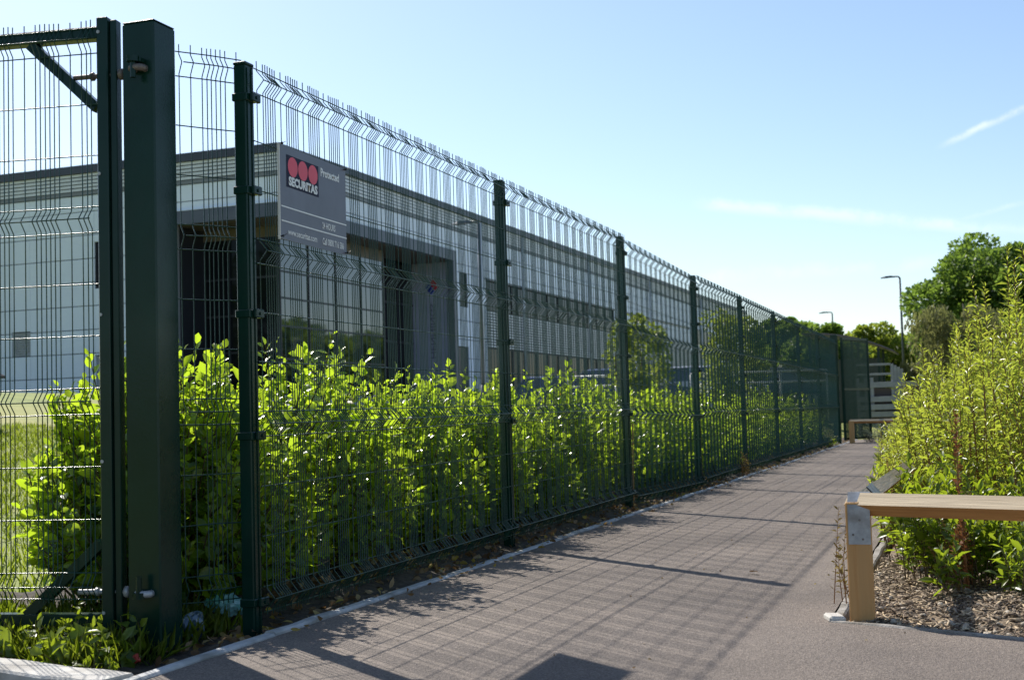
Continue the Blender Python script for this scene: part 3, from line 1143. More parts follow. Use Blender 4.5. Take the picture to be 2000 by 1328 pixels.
ew = lbox("end_wall", 15.72, 15.90, 0.15, 2.09, B0, 8.198, MAT['panel_lav'])
# company sign on the end wall: red and blue diamonds and lettering running upwards
MAT['lr'] = surf("sign_red_paint", (0.45, 0.03, 0.05), None, 4, 0.5)
MAT['lb'] = surf("sign_blue_paint", (0.02, 0.045, 0.30), None, 4, 0.5)
MAT['lt'] = surf("sign_letter_grey", (0.15, 0.16, 0.21), None, 4, 0.5)
def dia(y, z, r, mat):
    z -= B0
    MB().add([(15.70, y - r, z), (15.70, y, z + r), (15.70, y + r, z), (15.70, y, z - r), (15.721, y - r, z), (15.721, y, z + r), (15.721, y + r, z), (15.721, y, z - r)],
             [(0, 1, 2, 3), (4, 7, 6, 5), (0, 4, 5, 1), (1, 5, 6, 2), (2, 6, 7, 3), (3, 7, 4, 0)]).build("emblem", mat, ew)
dia(1.22, 7.05, 0.20, MAT['lb'])
dia(0.98, 7.20, 0.20, MAT['lr'])
dia(1.10, 6.86, 0.17, MAT['lb'])
dia(0.86, 7.00, 0.14, MAT['lr'])
tm = fit_text("lettering", "HENNINGS", 0, 2.6, 0, 0.30, 0, MAT['lt'], ew, bold=0.02, bow=False)
tm.location = (15.70, 0.95, 3.55 - B0)
tm.matrix_basis = Matrix(((0, 0, -1, 15.705), (0, -1, 0, 1.18), (1, 0, 0, 3.65 - B0), (0, 0, 0, 1))) @ Matrix.Rotation(0, 4, 'Z')

# long side beyond the entrance
SEG = [15.95, 17.6, 20.0, 43.2, 46.0, 66.0, 68.2, 75.5, LEN]
panels_long(0.005, 15.95, 8.73, 9.72)
panels_long(15.95, LEN, 7.79, 9.72)
panels_long(17.6, 20.0, B0, 7.79)
panels_long(15.95, 16.65, 4.21, 7.79)
panels_long(16.65, 17.6, 4.21, 6.15)
w = lbox("window", 16.65, 17.6, 0.08, 0.11, 6.15, 7.79, MAT['glass_dark'])
MB().box(16.65, 16.71, 0.03, 0.12, 6.15 - B0, 7.79 - B0).box(17.54, 17.6, 0.03, 0.12, 6.15 - B0, 7.79 - B0).build("window_frame", MAT['frame'], w)
lbox("door", 15.96, 17.59, 0.08, 0.12, B0, 4.2, MAT['frame'])
w = lbox("ribbon_window", 20.0, 43.2, 0.09, 0.12, 6.22, 7.78, MAT['glass_dark'])
for k in range(13):
    x = 20.0 + k * 1.93
    lbox("mullion", x - .04, x + .04, 0.04, 0.089, 6.22, 7.78, MAT['frame'], w)
lbox("window_head", 19.95, 43.3, -0.06, 0.13, 7.70, 7.80, MAT['cap'], w)
panels_long(43.2, 46.0, 4.31, 7.79)
panels_long(46.0, 66.0, 6.45, 7.60)
w = lbox("ribbon_window", 46.0, 66.0, 0.09, 0.12, 7.60, 7.78, MAT['glass_dark'])
panels_long(66.0, 68.2, 4.31, 7.79)
w = lbox("ribbon_window", 68.2, 75.5, 0.09, 0.12, 6.45, 7.78, MAT['glass_dark'])
panels_long(75.5, LEN, 4.31, 7.79)
for x0, x1, zt in ((20.0, 43.2, 6.05), (46.0, 66.0, 6.35), (68.2, 75.5, 6.35)):
    lbox("core", x0, x1, 0.13, 0.155, 4.25, zt + .12, MAT['core'])
    k = 0
    z = 4.34
    while z < zt:
        lbox("sunshade_slat", x0 + .01, x1 - .01, -0.07, 0.03, z, z + 0.075, MAT['slat'])
        z += 0.142
w = lbox("ground_floor_glazing", 20.0, LEN - .1, 0.09, 0.12, B0, 4.24, MAT['glass_dark'])
for k in range(38):
    x = 20.0 + k * 1.9
    lbox("mullion", x - .06, x + .06, 0.02, 0.089, B0, 4.24, MAT['frame'], w)
for x in (19.2, 25.2, 37.2, 52.5, 70.0):
    MB().tube([(x, -0.12, 0), (x, -0.12, 10.5 - B0)], 0.07, 10).build("downpipe", MAT['slat'], bld, True)

# ------------------------------------------------------------------ vegetation helpers
OVAL = np.array([(0, 0, 0), (-.40, .28, .07), (.40, .28, .07), (0, .33, -.03), (-.46, .62, .06), (.46, .62, .06), (0, .66, -.02), (0, 1, -.12)], float)
OVAL_F3 = np.array([(0, 2, 3), (0, 3, 1), (5, 7, 6), (4, 6, 7)])
OVAL_F4 = np.array([(2, 5, 6, 3), (1, 3, 6, 4)])
LANCE = np.array([(0, 0, 0), (-.5, .42, .10), (.5, .42, .10), (0, .5, -.04), (0, 1, -.10)], float)
LANCE_F3 = np.array([(0, 2, 3), (0, 3, 1), (2, 4, 3), (1, 3, 4)])
QUAD = np.array([(-.5, 0, 0), (.5, .15, .08), (.42, .95, 0), (-.45, 1.0, .08)], float)


def unit(a):
    return a / np.maximum(np.linalg.norm(a, axis=-1, keepdims=True), 1e-9)


def leaf_frames(D, Nn):
    D = unit(D)
    X = unit(np.cross(D, Nn))
    Z = np.cross(X, D)
    return X, D, Z


def leaves(name, P, D, Nn, Ln, Wd, tint, mat, parent, shape='oval'):
    T = {'oval': OVAL, 'lance': LANCE, 'quad': QUAD}[shape]
    X, Y, Z = leaf_frames(D, Nn)
    n, k = len(P), len(T)
    V = (P[:, None, :] + T[None, :, 0, None] * X[:, None, :] * Wd[:, None, None] + T[None, :, 1, None] * Y[:, None, :] * Ln[:, None, None]
         + T[None, :, 2, None] * Z[:, None, :] * Ln[:, None, None])
    b = (np.arange(n) * k)[:, None, None]
    if shape == 'oval':
        faces = [(3, (OVAL_F3[None] + b).reshape(-1, 3)), (4, (OVAL_F4[None] + b).reshape(-1, 4))]
    elif shape == 'lance':
        faces = [(3, (LANCE_F3[None] + b).reshape(-1, 3))]
    else:
        faces = [(4, (np.array([[0, 1, 2, 3]])[None] + b).reshape(-1, 4))]
    o_ = np_mesh(name, V.reshape(-1, 3), faces, mat, parent, tint=np.repeat(tint, k), smooth=True)
    o_["kind"] = "stuff"
    return o_


_single = {}


def single_leaf(mat, t, key):
    """one leaf mesh of unit length shared by individually placed leaves"""
    if (key, t) not in _single:
        me_ = bpy.data.meshes.new("leaf")
        me_.from_pydata([tuple(v) for v in OVAL * np.array([0.62, 1, 1])], [], [tuple(f) for f in OVAL_F3] + [tuple(f) for f in OVAL_F4])
        me_.polygons.foreach_set("use_smooth", [True] * len(me_.polygons))
        at = me_.attributes.new("tint", 'FLOAT', 'POINT')
        at.data.foreach_set("value", [t] * len(OVAL))
        me_.materials.append(mat)
        _single[(key, t)] = me_
    return _single[(key, t)]


def bez(a, b, c, t):
    t = t[:, None]
    return (1 - t) ** 2 * a + 2 * t * (1 - t) * b + t * t * c


def shrub(name, label, cat, group, cx, cy, rx, ry, H, nshoot, mat, leaf=(0.062, 0.66), pitch=0.03, shape='oval', z0=0.0, tint=(0.0, 0.75), singles=0,
          spiky=0.0, stem_mat='stem', stem_r=0.004, up=0.5, upright=False, yellow=0.0, lo=0.14, hfun=None, front=(1, -0.6)):
    t = empty(name, (cx, cy, z0))
    tag(t, label, cat, group)
    stems = MB()
    PP, DD, NN, LL, TT = [], [], [], [], []
    rag = rng.uniform(0.55, 1.0)
    for s_ in range(nshoot):
        ang = rng.uniform(0, 2 * math.pi)
        if upright:
            rad = math.sqrt(rng.uniform(0, 1))
            top = np.array([math.cos(ang) * rx * rad, math.sin(ang) * ry * rad, H * (rng.uniform(0.30, 0.78) if rng.random() < 0.72 else rng.uniform(0.78, 1.05)) * (1 - 0.25 * rad ** 2)])
            base = np.array([top[0] * 0.55 + rng.normal(0, .03), top[1] * 0.55 + rng.normal(0, .03), 0.0])
            mid = (base + top) / 2 + np.array([rng.normal(0, .03), rng.normal(0, .03), H * 0.08])
        else:
            h = rng.uniform(lo, 1.0) ** 0.8
            rad = (1 - 0.45 * h ** 4) * math.sqrt(rng.uniform(0.35, 1.0))
            top = np.array([math.cos(ang) * rx * rad, math.sin(ang) * ry * rad, H * h])
            if h > 0.82:
                top[2] *= 1 + spiky * rng.uniform(-0.5, 1.0)
            base = np.array([top[0] * 0.25, top[1] * 0.35, max(0.0, top[2] - rng.uniform(0.35, 0.6))])
            mid = np.array([top[0] * 0.8, top[1] * 0.8, base[2] + (top[2] - base[2]) * 0.35])
        if hfun is not None:
            top[2] *= hfun(cx + top[0], cy + top[1])
        ln = np.linalg.norm(top - base)
        nl = max(4, int(ln / pitch))
        tt = np.linspace(0.12 if upright else 0.25, 1.0, nl)
        pts = bez(base, mid, top, tt)
        tang = unit(np.gradient(pts, axis=0))
        q = bez(base, mid, top, np.linspace(0, 1, 5))
        stems.tube([tuple(p) for p in q], [stem_r * (1.5 - k * 0.27) for k in range(5)], 4, cap=False)
        phi = np.arange(nl) * 2.39996 + rng.uniform(0, 6.28)
        a = unit(np.cross(tang, np.array([0.3, 0.5, 0.8])))
        b = np.cross(tang, a)
        out = a * np.cos(phi)[:, None] + b * np.sin(phi)[:, None]
        tipf = tt ** 2
        D = unit(out * (1.0 - 0.45 * tipf)[:, None] + tang * (0.35 + up * tipf)[:, None] + rng.normal(0, 0.30 if shape == 'lance' else 0.34, (nl, 3)))
        Nv = unit(tang * 1.0 - out * 0.25 + rng.normal(0, 0.5, (nl, 3)))
        PP.append(pts + out * stem_r)
        DD.append(D)
        NN.append(Nv)
        sz = np.clip(rng.normal(0.90, 0.26, nl), 0.35, 1.45) * rng.uniform(0.85, 1.15) * (1 - 0.35 * tipf ** 3) * (0.8 + 0.2 * np.minimum(1, tt * 2))
        LL.append(sz * leaf[0])
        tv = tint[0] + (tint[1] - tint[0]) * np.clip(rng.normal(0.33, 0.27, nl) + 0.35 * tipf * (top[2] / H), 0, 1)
        if yellow:
            tv = np.where(rng.random(nl) < yellow, 1.0, tv)
        TT.append(tv)
    P, D, Nn, Ln, Tt = (np.concatenate(z) for z in (PP, DD, NN, LL, TT))
    Wd = Ln * leaf[1] * rng.uniform(0.85, 1.15, len(Ln))
    stems.build("stems", MAT[stem_mat], t, True, fix=False)
    keep = np.ones(len(P), bool)
    if singles:
        score = P[:, 0] * front[0] + P[:, 1] * front[1] + Ln * 6 + rng.uniform(0, 0.35, len(P))
        idx = np.argsort(-score)[:singles]
        keep[idx] = False
        for k in idx:
            X, Y, Z = leaf_frames(D[k][None], Nn[k][None])
            m_ = Matrix(np.stack([X[0], Y[0], Z[0]], -1).tolist()).to_4x4()
            o_ = link("leaf", single_leaf(MAT[mat], round(float(Tt[k]) * 5) / 5, mat), t)
            o_.matrix_basis = Matrix.Translation(P[k].tolist()) @ m_ @ Matrix.Scale(float(Ln[k]), 4)
    leaves("foliage", P[keep], D[keep], Nn[keep], Ln[keep], Wd[keep], Tt[keep], MAT[mat], t, shape)
    return t


# ------------------------------------------------------------------ hedge behind the fence
ORD = ["first", "second", "third", "fourth", "fifth", "sixth", "seventh", "eighth"]
HG = "hedge shrubs behind the fence"
for i in range(8):
    for k, wd in enumerate(("near end", "middle", "far end")):
        y = FY0 + SP * i + 0.50 + k * 1.02
        near = i < 2
        if i == 7 and k > 1:
            continue
        H = (0.98 if i < 1 else (0.93 if i < 3 else 0.89)) * (0.88, 1.03, 0.95, 1.0, 0.86, 1.08, 0.94)[(i * 3 + k) % 7]
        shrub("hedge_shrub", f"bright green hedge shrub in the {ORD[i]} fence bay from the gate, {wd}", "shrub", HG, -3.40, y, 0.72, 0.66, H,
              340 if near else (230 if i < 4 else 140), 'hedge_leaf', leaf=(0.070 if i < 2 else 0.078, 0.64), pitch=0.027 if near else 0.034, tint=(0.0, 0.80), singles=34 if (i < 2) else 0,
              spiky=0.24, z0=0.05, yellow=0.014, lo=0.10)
shrub("hedge_shrub", "bright green broad-leaved hedge shrub between gate post and first fence post", "shrub", HG, -3.42, 4.95, 0.42, 0.45, 1.14, 200, 'hedge_leaf', leaf=(0.072, 0.64), tint=(0, 0.8), singles=30, spiky=0.12, z0=0.03)
shrub("hedge_shrub", "low spreading hedge shrub seen through the gate mesh", "shrub", HG, -3.72, 4.92, 0.40, 0.32, 0.90, 150, 'hedge_leaf', leaf=(0.071, 0.64), tint=(0.1, 0.9), singles=30, spiky=0.15, z0=0.03, lo=0.3)

# ------------------------------------------------------------------ shrubs of the bed on the right
WG = "narrow-leaved shrubs in the bed beside the path"
WL = "tall yellow-green narrow-leaved shrub in the bed right of the path"
spots = [(0.05, 7.35, 0.36, 0.42, 1.10), (0.52, 7.0, 0.42, 0.42, 1.28), (0.36, 7.9, 0.34, 0.36, 1.64), (1.1, 7.2, 0.5, 0.45, 1.3), (-0.10, 8.5, 0.32, 0.46, 1.18), (0.19, 9.1, 0.34, 0.42, 1.46),
         (0.62, 8.9, 0.40, 0.42, 1.80), (1.15, 8.6, 0.5, 0.5, 1.55), (-0.14, 10.0, 0.33, 0.5, 1.12), (0.14, 10.6, 0.36, 0.46, 1.52), (0.6, 10.3, 0.45, 0.46, 1.75), (-0.24, 11.5, 0.33, 0.5, 1.05),
         (0.02, 12.2, 0.36, 0.5, 1.45), (0.55, 12.0, 0.45, 0.46, 1.75), (-0.32, 13.2, 0.34, 0.55, 0.95), (-0.06, 14.0, 0.36, 0.5, 1.35), (-0.40, 15.0, 0.34, 0.55, 0.88), (0.4, 14.2, 0.45, 0.5, 1.6),
         (-0.42, 16.6, 0.38, 0.55, 0.88), (-0.50, 18.4, 0.38, 0.65, 0.78), (0.1, 17.5, 0.45, 0.55, 1.30), (-0.5, 20.6, 0.45, 0.75, 0.75), (-0.1, 22.5, 0.5, 0.75, 0.85), (-0.52, 24.5, 0.5, 0.75, 0.65)]
rows_ = [(7.95, "first"), (9.5, "second"), (11.0, "third"), (12.6, "fourth"), (14.6, "fifth"), (17.0, "sixth"), (19.0, "seventh"), (99, "last")]
seen_ = {}
for k, (x, y, rx, ry, H) in enumerate(spots):
    tl_, th_ = random.choice(((0.0, 0.45), (0.05, 0.65), (0.1, 0.8), (0.2, 0.85)))
    row = next(n for lim, n in rows_ if y < lim)
    mates = sorted(q[0] for q in spots if next(n for lim, n in rows_ if q[1] < lim) == row)
    place = "" if len(mates) == 1 else f", {ORD[mates.index(x)]} from the path"
    nl = 66 if y < 11 else 48
    shrub("narrow_leaved_shrub", f"yellow-green narrow-leaved shrub in the {row} row behind the knee rail{place}", "shrub", WG, x, y, rx * 1.05, ry * 1.05, H * random.uniform(0.98, 1.10), nl, 'willow_leaf', leaf=(0.054 if y < 11 else 0.070, 0.27), pitch=0.0125 if y < 11 else 0.017,
          shape='lance', tint=(tl_, th_), stem_mat='redstem', stem_r=0.0042, up=0.3, upright=True, yellow=random.choice((0.01, 0.02, 0.05)), z0=0.03)
for x, y, r_, H, lab in ((-0.40, 8.0, 0.16, 0.52, "low ragged yellow-green plant hiding the rail beside the path"), (-0.46, 9.6, 0.20, 0.60, "low yellow-green plant at the path edge behind the hidden rail"), (-0.54, 11.3, 0.22, 0.66, "low yellow-green plant leaning over the path edge, mid bed"),
                         (-0.62, 13.0, 0.24, 0.68, "low spreading plant over the path edge, fourth from the rail"), (-0.70, 15.0, 0.26, 0.72, "low spreading plant over the path edge, fifth from the rail"), (-0.76, 17.4, 0.28, 0.74, "low spreading plant over the path edge, sixth from the rail"),
                         (-0.84, 20.2, 0.30, 0.74, "low spreading plant over the path edge near its far end")):
    shrub("path_edge_plant", lab, "plant", "low plants spilling over the path edge", x, y, r_, r_ * 1.6, H, 46, 'willow_leaf', leaf=(0.06, 0.30), pitch=0.017, shape='lance', tint=(0.1, 0.85), stem_mat='redstem', stem_r=0.003, up=0.3, upright=True, yellow=0.06)
# low glossy plants under the rail
for k, (x, y, r, H, lab, n_, tn) in enumerate([(-0.19, 6.15, 0.13, 0.44, "low bright green leafy plant just right of the knee rail post", 20, (0.3, 1.0)), (0.02, 5.95, 0.10, 0.40, "dark green leaning leafy tuft in the mulch below the dock", 16, (0.0, 0.25)),
                                       (0.26, 6.0, 0.17, 0.40, "bright yellow-green leafy plant under the knee rail near the right edge", 26, (0.4, 1.0)), (0.02, 6.6, 0.22, 0.56, "leafy green plant behind the rust-coloured dock", 30, (0.1, 0.9)),
                                       (0.42, 6.4, 0.24, 0.56, "leafy green plant behind the knee rail at the right edge", 34, (0.1, 1.0)), (-0.25, 6.75, 0.20, 0.52, "leafy plant beside the rail that runs along the path", 28, (0.3, 1.0)), (0.47, 5.75, 0.12, 0.36, "small leafy plant at the right edge under the rail", 14, (0.1, 0.8)), (-0.10, 5.72, 0.07, 0.22, "small dark leafy tuft in the mulch near the rail post", 8, (0.0, 0.4)), (0.16, 5.70, 0.09, 0.26, "small bright leafy tuft in the mulch left of the right edge", 10, (0.3, 0.9))]):
    shrub("low_plant", lab, "plant", "low plants in the mulch bed", x, y, r * 1.15, r * 1.15, H * 1.05, int(n_ * 1.5), 'low_leaf', leaf=(0.066, 0.38), pitch=0.017, shape='oval', tint=tn, upright=True, up=0.6, stem_r=0.0025, z0=0.03, singles=12 if k < 3 else 0, front=(0, -1))
# rust-coloured dock and tan flower heads
shrub("dock_plant", "rust-red dried dock stalk behind the knee rail", "plant", None, -0.045, 5.85, 0.035, 0.035, 0.78, 4, 'rust_leaf', leaf=(0.024, 0.7), pitch=0.006, tint=(0, 1), upright=True, stem_mat='redstem', stem_r=0.004, z0=0.03)
for x, y, lab in ((-0.06, 5.98, "tan seed head plant left of the rust-red dock"), (0.10, 6.75, "tan seed head plant right of the rust-red dock"), (0.22, 6.25, "tan seed head plant under the rail near the right edge"), (-0.33, 7.4, "tan and orange dead stalks at the path edge of the bed")):
    shrub("seed_head_plant", lab, "plant", "dry seed head plants", x, y, 0.13, 0.11, 0.42 if y < 7 else 0.62, 16, 'tan_head', leaf=(0.016, 0.8), pitch=0.007, tint=(0, 1), upright=True, stem_mat='redstem', stem_r=0.002, z0=0.03)
shrub("withered_plant", "thin withered weed beside the knee rail post on the path side", "plant", None, -0.50, 5.55, 0.05, 0.10, 0.42, 7, 'tan_head', leaf=(0.03, 0.4), pitch=0.014, tint=(0, 1), upright=True, stem_mat='redstem', stem_r=0.002)
shrub("withered_plant", "orange-brown dead plant at the foot of the fifth fence post", "plant", None, -2.60, 16.0, 0.08, 0.25, 0.34, 10, 'tan_head', leaf=(0.04, 0.5), pitch=0.016, tint=(0, 1), upright=True, stem_mat='redstem', stem_r=0.003)
shrub("silver_shrub", "low silvery grey shrub beside the far knee rail", "shrub", None, -1.9, 30.4, 0.5, 0.4, 0.5, 70, 'silver_leaf', leaf=(0.06, 0.35), pitch=0.03, shape='lance', tint=(0, 1), upright=True, stem_r=0.003)
shrub("verge_plant", "small yellow-green verge plant near the far knee rail", "plant", None, -2.75, 27.5, 0.22, 0.6, 0.22, 40, 'low_leaf', leaf=(0.07, 0.4), pitch=0.03, tint=(0.3, 1.0), upright=True)

# ------------------------------------------------------------------ weeds and grass by the gate
def scatter(name, n, xr, yr, zf, mat, length, width, tint, shape='lance', upz=(0.3, 1.0), kind_label=None, cond=None, spread=1.0):
    x = rng.uniform(*xr, n)
    y = rng.uniform(*yr, n)
    if cond is not None:
        k = cond(x, y)
        x, y = x[k], y[k]
    n = len(x)
    z = zf(x, y)
    D = unit(np.stack([rng.normal(0, spread, n), rng.normal(0, spread, n), rng.uniform(*upz, n)], -1))
    Nv = unit(rng.normal(0, 1, (n, 3)))
    ln = rng.uniform(*length, n)
    o_ = leaves(name, np.stack([x, y, z], -1), D, Nv, ln, rng.uniform(*width, n), rng.uniform(*tint, n), mat, None, shape)
    return o_


o = scatter("grass_tufts", 12000, (-4.6, -2.85), (3.62, 4.75), soil_z, MAT['grass'], (0.05, 0.17), (0.004, 0.007), (0, 1), upz=(0.5, 1.6), spread=0.5,
            cond=lambda x, y: (y > 3.66 - (x + 2.6) * 0.235) & (rng.random(len(x)) < np.clip((-2.75 - x) * 2.2, 0.05, 1)))
tag(o, "rough green grass growing under the gate by the kerb", "grass")
o = scatter("lawn_grass", 52000, (-15, -4.1), (4.3, 18), lambda x, y: tz(x, y) - 0.115, MAT['grass'], (0.05, 0.11), (0.006, 0.011), (0.2, 1), upz=(0.5, 1.6), spread=0.5)
tag(o, "mown lawn grass sloping up to the building", "grass")


def weed(x, y, r, H, n, lab, ls):
    shrub("broadleaf_weed", lab, "weed", "broad-leaved weeds by the kerb", x, y, r, r, H, n, 'low_leaf', leaf=(ls, 0.5), pitch=0.022, tint=(0.2, 1.0), upright=True, up=-0.1, stem_r=0.002, singles=14, front=(0.3, -1), z0=-0.03)


weed(-3.02, 3.86, 0.17, 0.13, 12, "broad-leaved dock weed leaning over the pale kerb", 0.105)
weed(-3.28, 3.95, 0.18, 0.15, 24, "broad-leaved weed clump left of the leaning dock", 0.07)
weed(-3.22, 4.12, 0.20, 0.18, 26, "leafy weed clump under the gate brace", 0.055)
weed(-2.95, 4.06, 0.05, 0.17, 4, "small round-leaved seedling at the foot of the gate post", 0.075)
weed(-2.88, 3.76, 0.10, 0.08, 10, "tiny leafy weed at the right end of the kerb", 0.045)
weed(-3.45, 4.05, 0.2, 0.16, 20, "leafy weed clump at the left edge by the kerb", 0.065)

# leaf litter along the fence foot
o = scatter("leaf_litter", 5200, (-3.3, -2.575), (4.0, 32), lambda x, y: soil_z(x, y) + rng.uniform(0.002, 0.02, len(x)), MAT['dry_leaf'], (0.025, 0.06), (0.018, 0.035), (0, 1), shape='oval', upz=(-0.25, 0.5),
            cond=lambda x, y: rng.random(len(x)) < np.clip(1.3 - (y - 4) * 0.045, 0.25, 1))
tag(o, "dry brown fallen leaves lying along the foot of the fence", "leaf litter")
o = scatter("edge_litter", 420, (-2.60, -2.40), (4.4, 26), lambda x, y: np.full(len(x), 0.012) + rng.uniform(0, 0.008, len(x)), MAT['dry_leaf'], (0.018, 0.05), (0.010, 0.026), (0, 1), shape='oval', upz=(-0.1, 0.3),
            cond=lambda x, y: rng.random(len(x)) < np.clip((-2.38 - x) * 4.2, 0.02, 1))
tag(o, "scraps of dry leaf spilling over the edging onto the path", "leaf litter")
o = scatter("path_grit", 260, (-2.4, 2.0), (3.0, 14), lambda x, y: np.full(len(x), 0.003), MAT['dry_leaf'], (0.006, 0.016), (0.004, 0.009), (0.3, 0.9), shape='oval', upz=(-0.1, 0.2),
            cond=lambda x, y: (x < -0.55) | (y < 5.0 - (x + 0.5) * 0.43))
tag(o, "fine grit and crumbs scattered on the tarmac path", "grit")
for k, (x, y) in enumerate([(-2.57, 7.3), (-2.50, 6.2), (-2.42, 8.9), (-1.05, 6.45), (-2.45, 10.4), (-2.49, 12.1)]):
    P = np.array([[x, y, 0.012]])
    o_ = leaves("fallen_leaf", P, np.array([[0.7, 0.6 - 0.3 * k, 0.10]]), np.array([[0.15, 0.1, 1.0]]), np.array([0.055]), np.array([0.032]), np.array([0.1 if k == 3 else 0.75]), MAT['dry_leaf'], None)
    del o_["kind"]
    tag(o_, ["pale fallen leaf on the edging opposite the second fence post", "pale fallen leaf at the path edge in the first bay", "pale fallen leaf at the path edge in the second bay",
             "dark curled fallen leaf lying alone on the open path", "pale fallen leaf at the path edge before the third fence post", "pale fallen leaf at the path edge beyond the third fence post"][k], "leaf", "single leaves on the path")

# mulch: wood chips and pebbles in the bed
def chips(name, n, lab, smat, kind):
    x = rng.uniform(-0.46, 1.3, n)
    y = rng.uniform(4.3, 7.4, n)
    d = (x + 0.5) * 0.394 + (y - 5.06) * 0.919
    k = (d > 0.05)
    x, y = x[k], y[k]
    n = len(x)
    z = bed_z(x, y) + rng.uniform(-0.002, 0.012, n)
    a = rng.uniform(0, 6.28, n)
    if kind == 'chip':
        ln, w_, h_ = rng.uniform(.012, .046, n), rng.uniform(.004, .011, n), rng.uniform(.002, .006, n)
    else:
        ln = rng.uniform(.012, .034, n)
        w_, h_ = ln * rng.uniform(.6, .95, n), ln * rng.uniform(.4, .7, n)
    if kind == 'chip':
        T = np.array([(-.5, -.5, -.5), (.5, -.35, -.5), (.45, .5, -.4), (-.55, .4, -.5), (-.45, -.4, .5), (.42, -.4, .3), (.5, .3, .5), (-.4, .45, .4)])
        Fq = np.array([(0, 3, 2, 1), (4, 5, 6, 7), (0, 1, 5, 4), (1, 2, 6, 5), (2, 3, 7, 6), (3, 0, 4, 7)])
        fk = 4
    else:
        g_ = (1 + 5 ** .5) / 2
        T = unit(np.array([(-1, g_, 0), (1, g_, 0), (-1, -g_, 0), (1, -g_, 0), (0, -1, g_), (0, 1, g_), (0, -1, -g_), (0, 1, -g_), (g_, 0, -1), (g_, 0, 1), (-g_, 0, -1), (-g_, 0, 1)])) * .5
        Fq = np.array([(0, 11, 5), (0, 5, 1), (0, 1, 7), (0, 7, 10), (0, 10, 11), (1, 5, 9), (5, 11, 4), (11, 10, 2), (10, 7, 6), (7, 1, 8), (3, 9, 4), (3, 4, 2), (3, 2, 6), (3, 6, 8), (3, 8, 9), (4, 9, 5), (2, 4, 11), (6, 2, 10), (8, 6, 7), (9, 8, 1)])
        fk = 3
    tilt = rng.normal(0, .25, (n, 2))
    S_ = T[None] * np.stack([ln, w_, h_], -1)[:, None, :]
    ca, sa = np.cos(a)[:, None], np.sin(a)[:, None]
    X = S_[..., 0] * ca - S_[..., 1] * sa + x[:, None]
    Y = S_[..., 0] * sa + S_[..., 1] * ca + y[:, None]
    Z = S_[..., 2] + S_[..., 0] * tilt[:, :1] + z[:, None] + h_[:, None] * .3
    V = np.stack([X, Y, Z], -1).reshape(-1, 3)
    Fc = (Fq[None] + (np.arange(n) * len(T))[:, None, None]).reshape(-1, fk)
    o_ = np_mesh(name, V, [(fk, Fc)], smat, bed, smooth=(kind != 'chip'))
    o_["kind"] = "stuff"
    return o_


MAT['chip_dark'] = surf("dark_bark_chip", (0.05, 0.035, 0.025), (0.15, 0.105, 0.07), 40, 0.9)
MAT['chip_pale'] = surf("pale_wood_chip", (0.36, 0.27, 0.165), (0.56, 0.44, 0.29), 40, 0.9)
chips("bark_chips", 10000, None, MAT['chip'], 'chip')
chips("dark_bark_chips", 5000, None, MAT['chip_dark'], 'chip')
chips("pale_wood_chips", 4200, None, MAT['chip_pale'], 'chip')
chips("pebbles", 520, None, MAT['stone'], 'stone')
# the larger stones near the edge, each its own piece
bmv = bmesh.new()
bmesh.ops.create_icosphere(bmv, subdivisions=2, radius=0.5)
for v_ in bmv.verts:
    v_.co *= 1 + 0.16 * math.sin(v_.co.x * 9 + 1) * math.cos(v_.co.y * 7 + v_.co.z * 5)
stm = bpy.data.meshes.new("stone")
bmv.to_mesh(stm)
bmv.free()
stm.materials.append(MAT['stone'])
stm.polygons.foreach_set("use_smooth", [True] * len(stm.polygons))
for k in range(46):
    x = rng.uniform(-0.30, 1.0)
    d = abs(rng.normal(0, 0.16)) + 0.07
    y = 5.06 - (x + 0.5) * 0.43 + d
    s_ = rng.uniform(0.016, 0.038)
    o_ = link("stone", stm, bed)
    o_.location = (x, y, float(bed_z(np.array(x), np.array(y))) + s_ * 0.22)
    o_.scale = (s_ * rng.uniform(.9, 1.3), s_ * rng.uniform(.8, 1.1), s_ * rng.uniform(.5, .8))
    o_.rotation_euler = (rng.uniform(-.3, .3), rng.uniform(-.3, .3), rng.uniform(0, 6.28))

# broken edging chip beside the rail post and rubbish behind the fence
o_ = link("broken_edging_block", MB().box(-.035, .028, -.03, .075, -.04, .018, c=.008).mesh("broken_edging_block"), None, (MAT['kerb'],))
o_.location = (-.502, 5.10, 0)
o_.rotation_euler = (0, 0.05, 0.35)
tag(o_, "white concrete block at the foot of the knee rail post", "block")
MAT['mint'] = surf("mint_plastic_film", (0.10, 0.42, 0.36), (0.28, 0.52, 0.58), 14, 0.28, spec=0.6, lo=0.4, hi=0.6)
MAT['bluefilm'] = surf("blue_clear_plastic", (0.02, 0.05, 0.09), (0.12, 0.18, 0.25), 30, 0.12, spec=0.8)


def crumple(name, loc, size, mat, lab, cat, seed):
    r_ = np.random.default_rng(seed)
    bm_ = bmesh.new()
    bmesh.ops.create_icosphere(bm_, subdivisions=3, radius=1.0)
    ks = r_.normal(0, 3.2, (6, 3))
    ph = r_.uniform(0, 6, 6)
    for v_ in bm_.verts:
        c_ = np.array(v_.co)
        f_ = 1 + 0.13 * sum(math.sin(float(k_ @ c_) + p_) for k_, p_ in zip(ks, ph)) * 0.6
        v_.co = Vector((c_ * f_ * np.array(size)).tolist())
    me_ = bpy.data.meshes.new(name)
    bm_.to_mesh(me_)
    bm_.free()
    o2 = link(name, me_, None, (mat,))
    o2.location = loc
    tag(o2, lab, cat)
    return o2


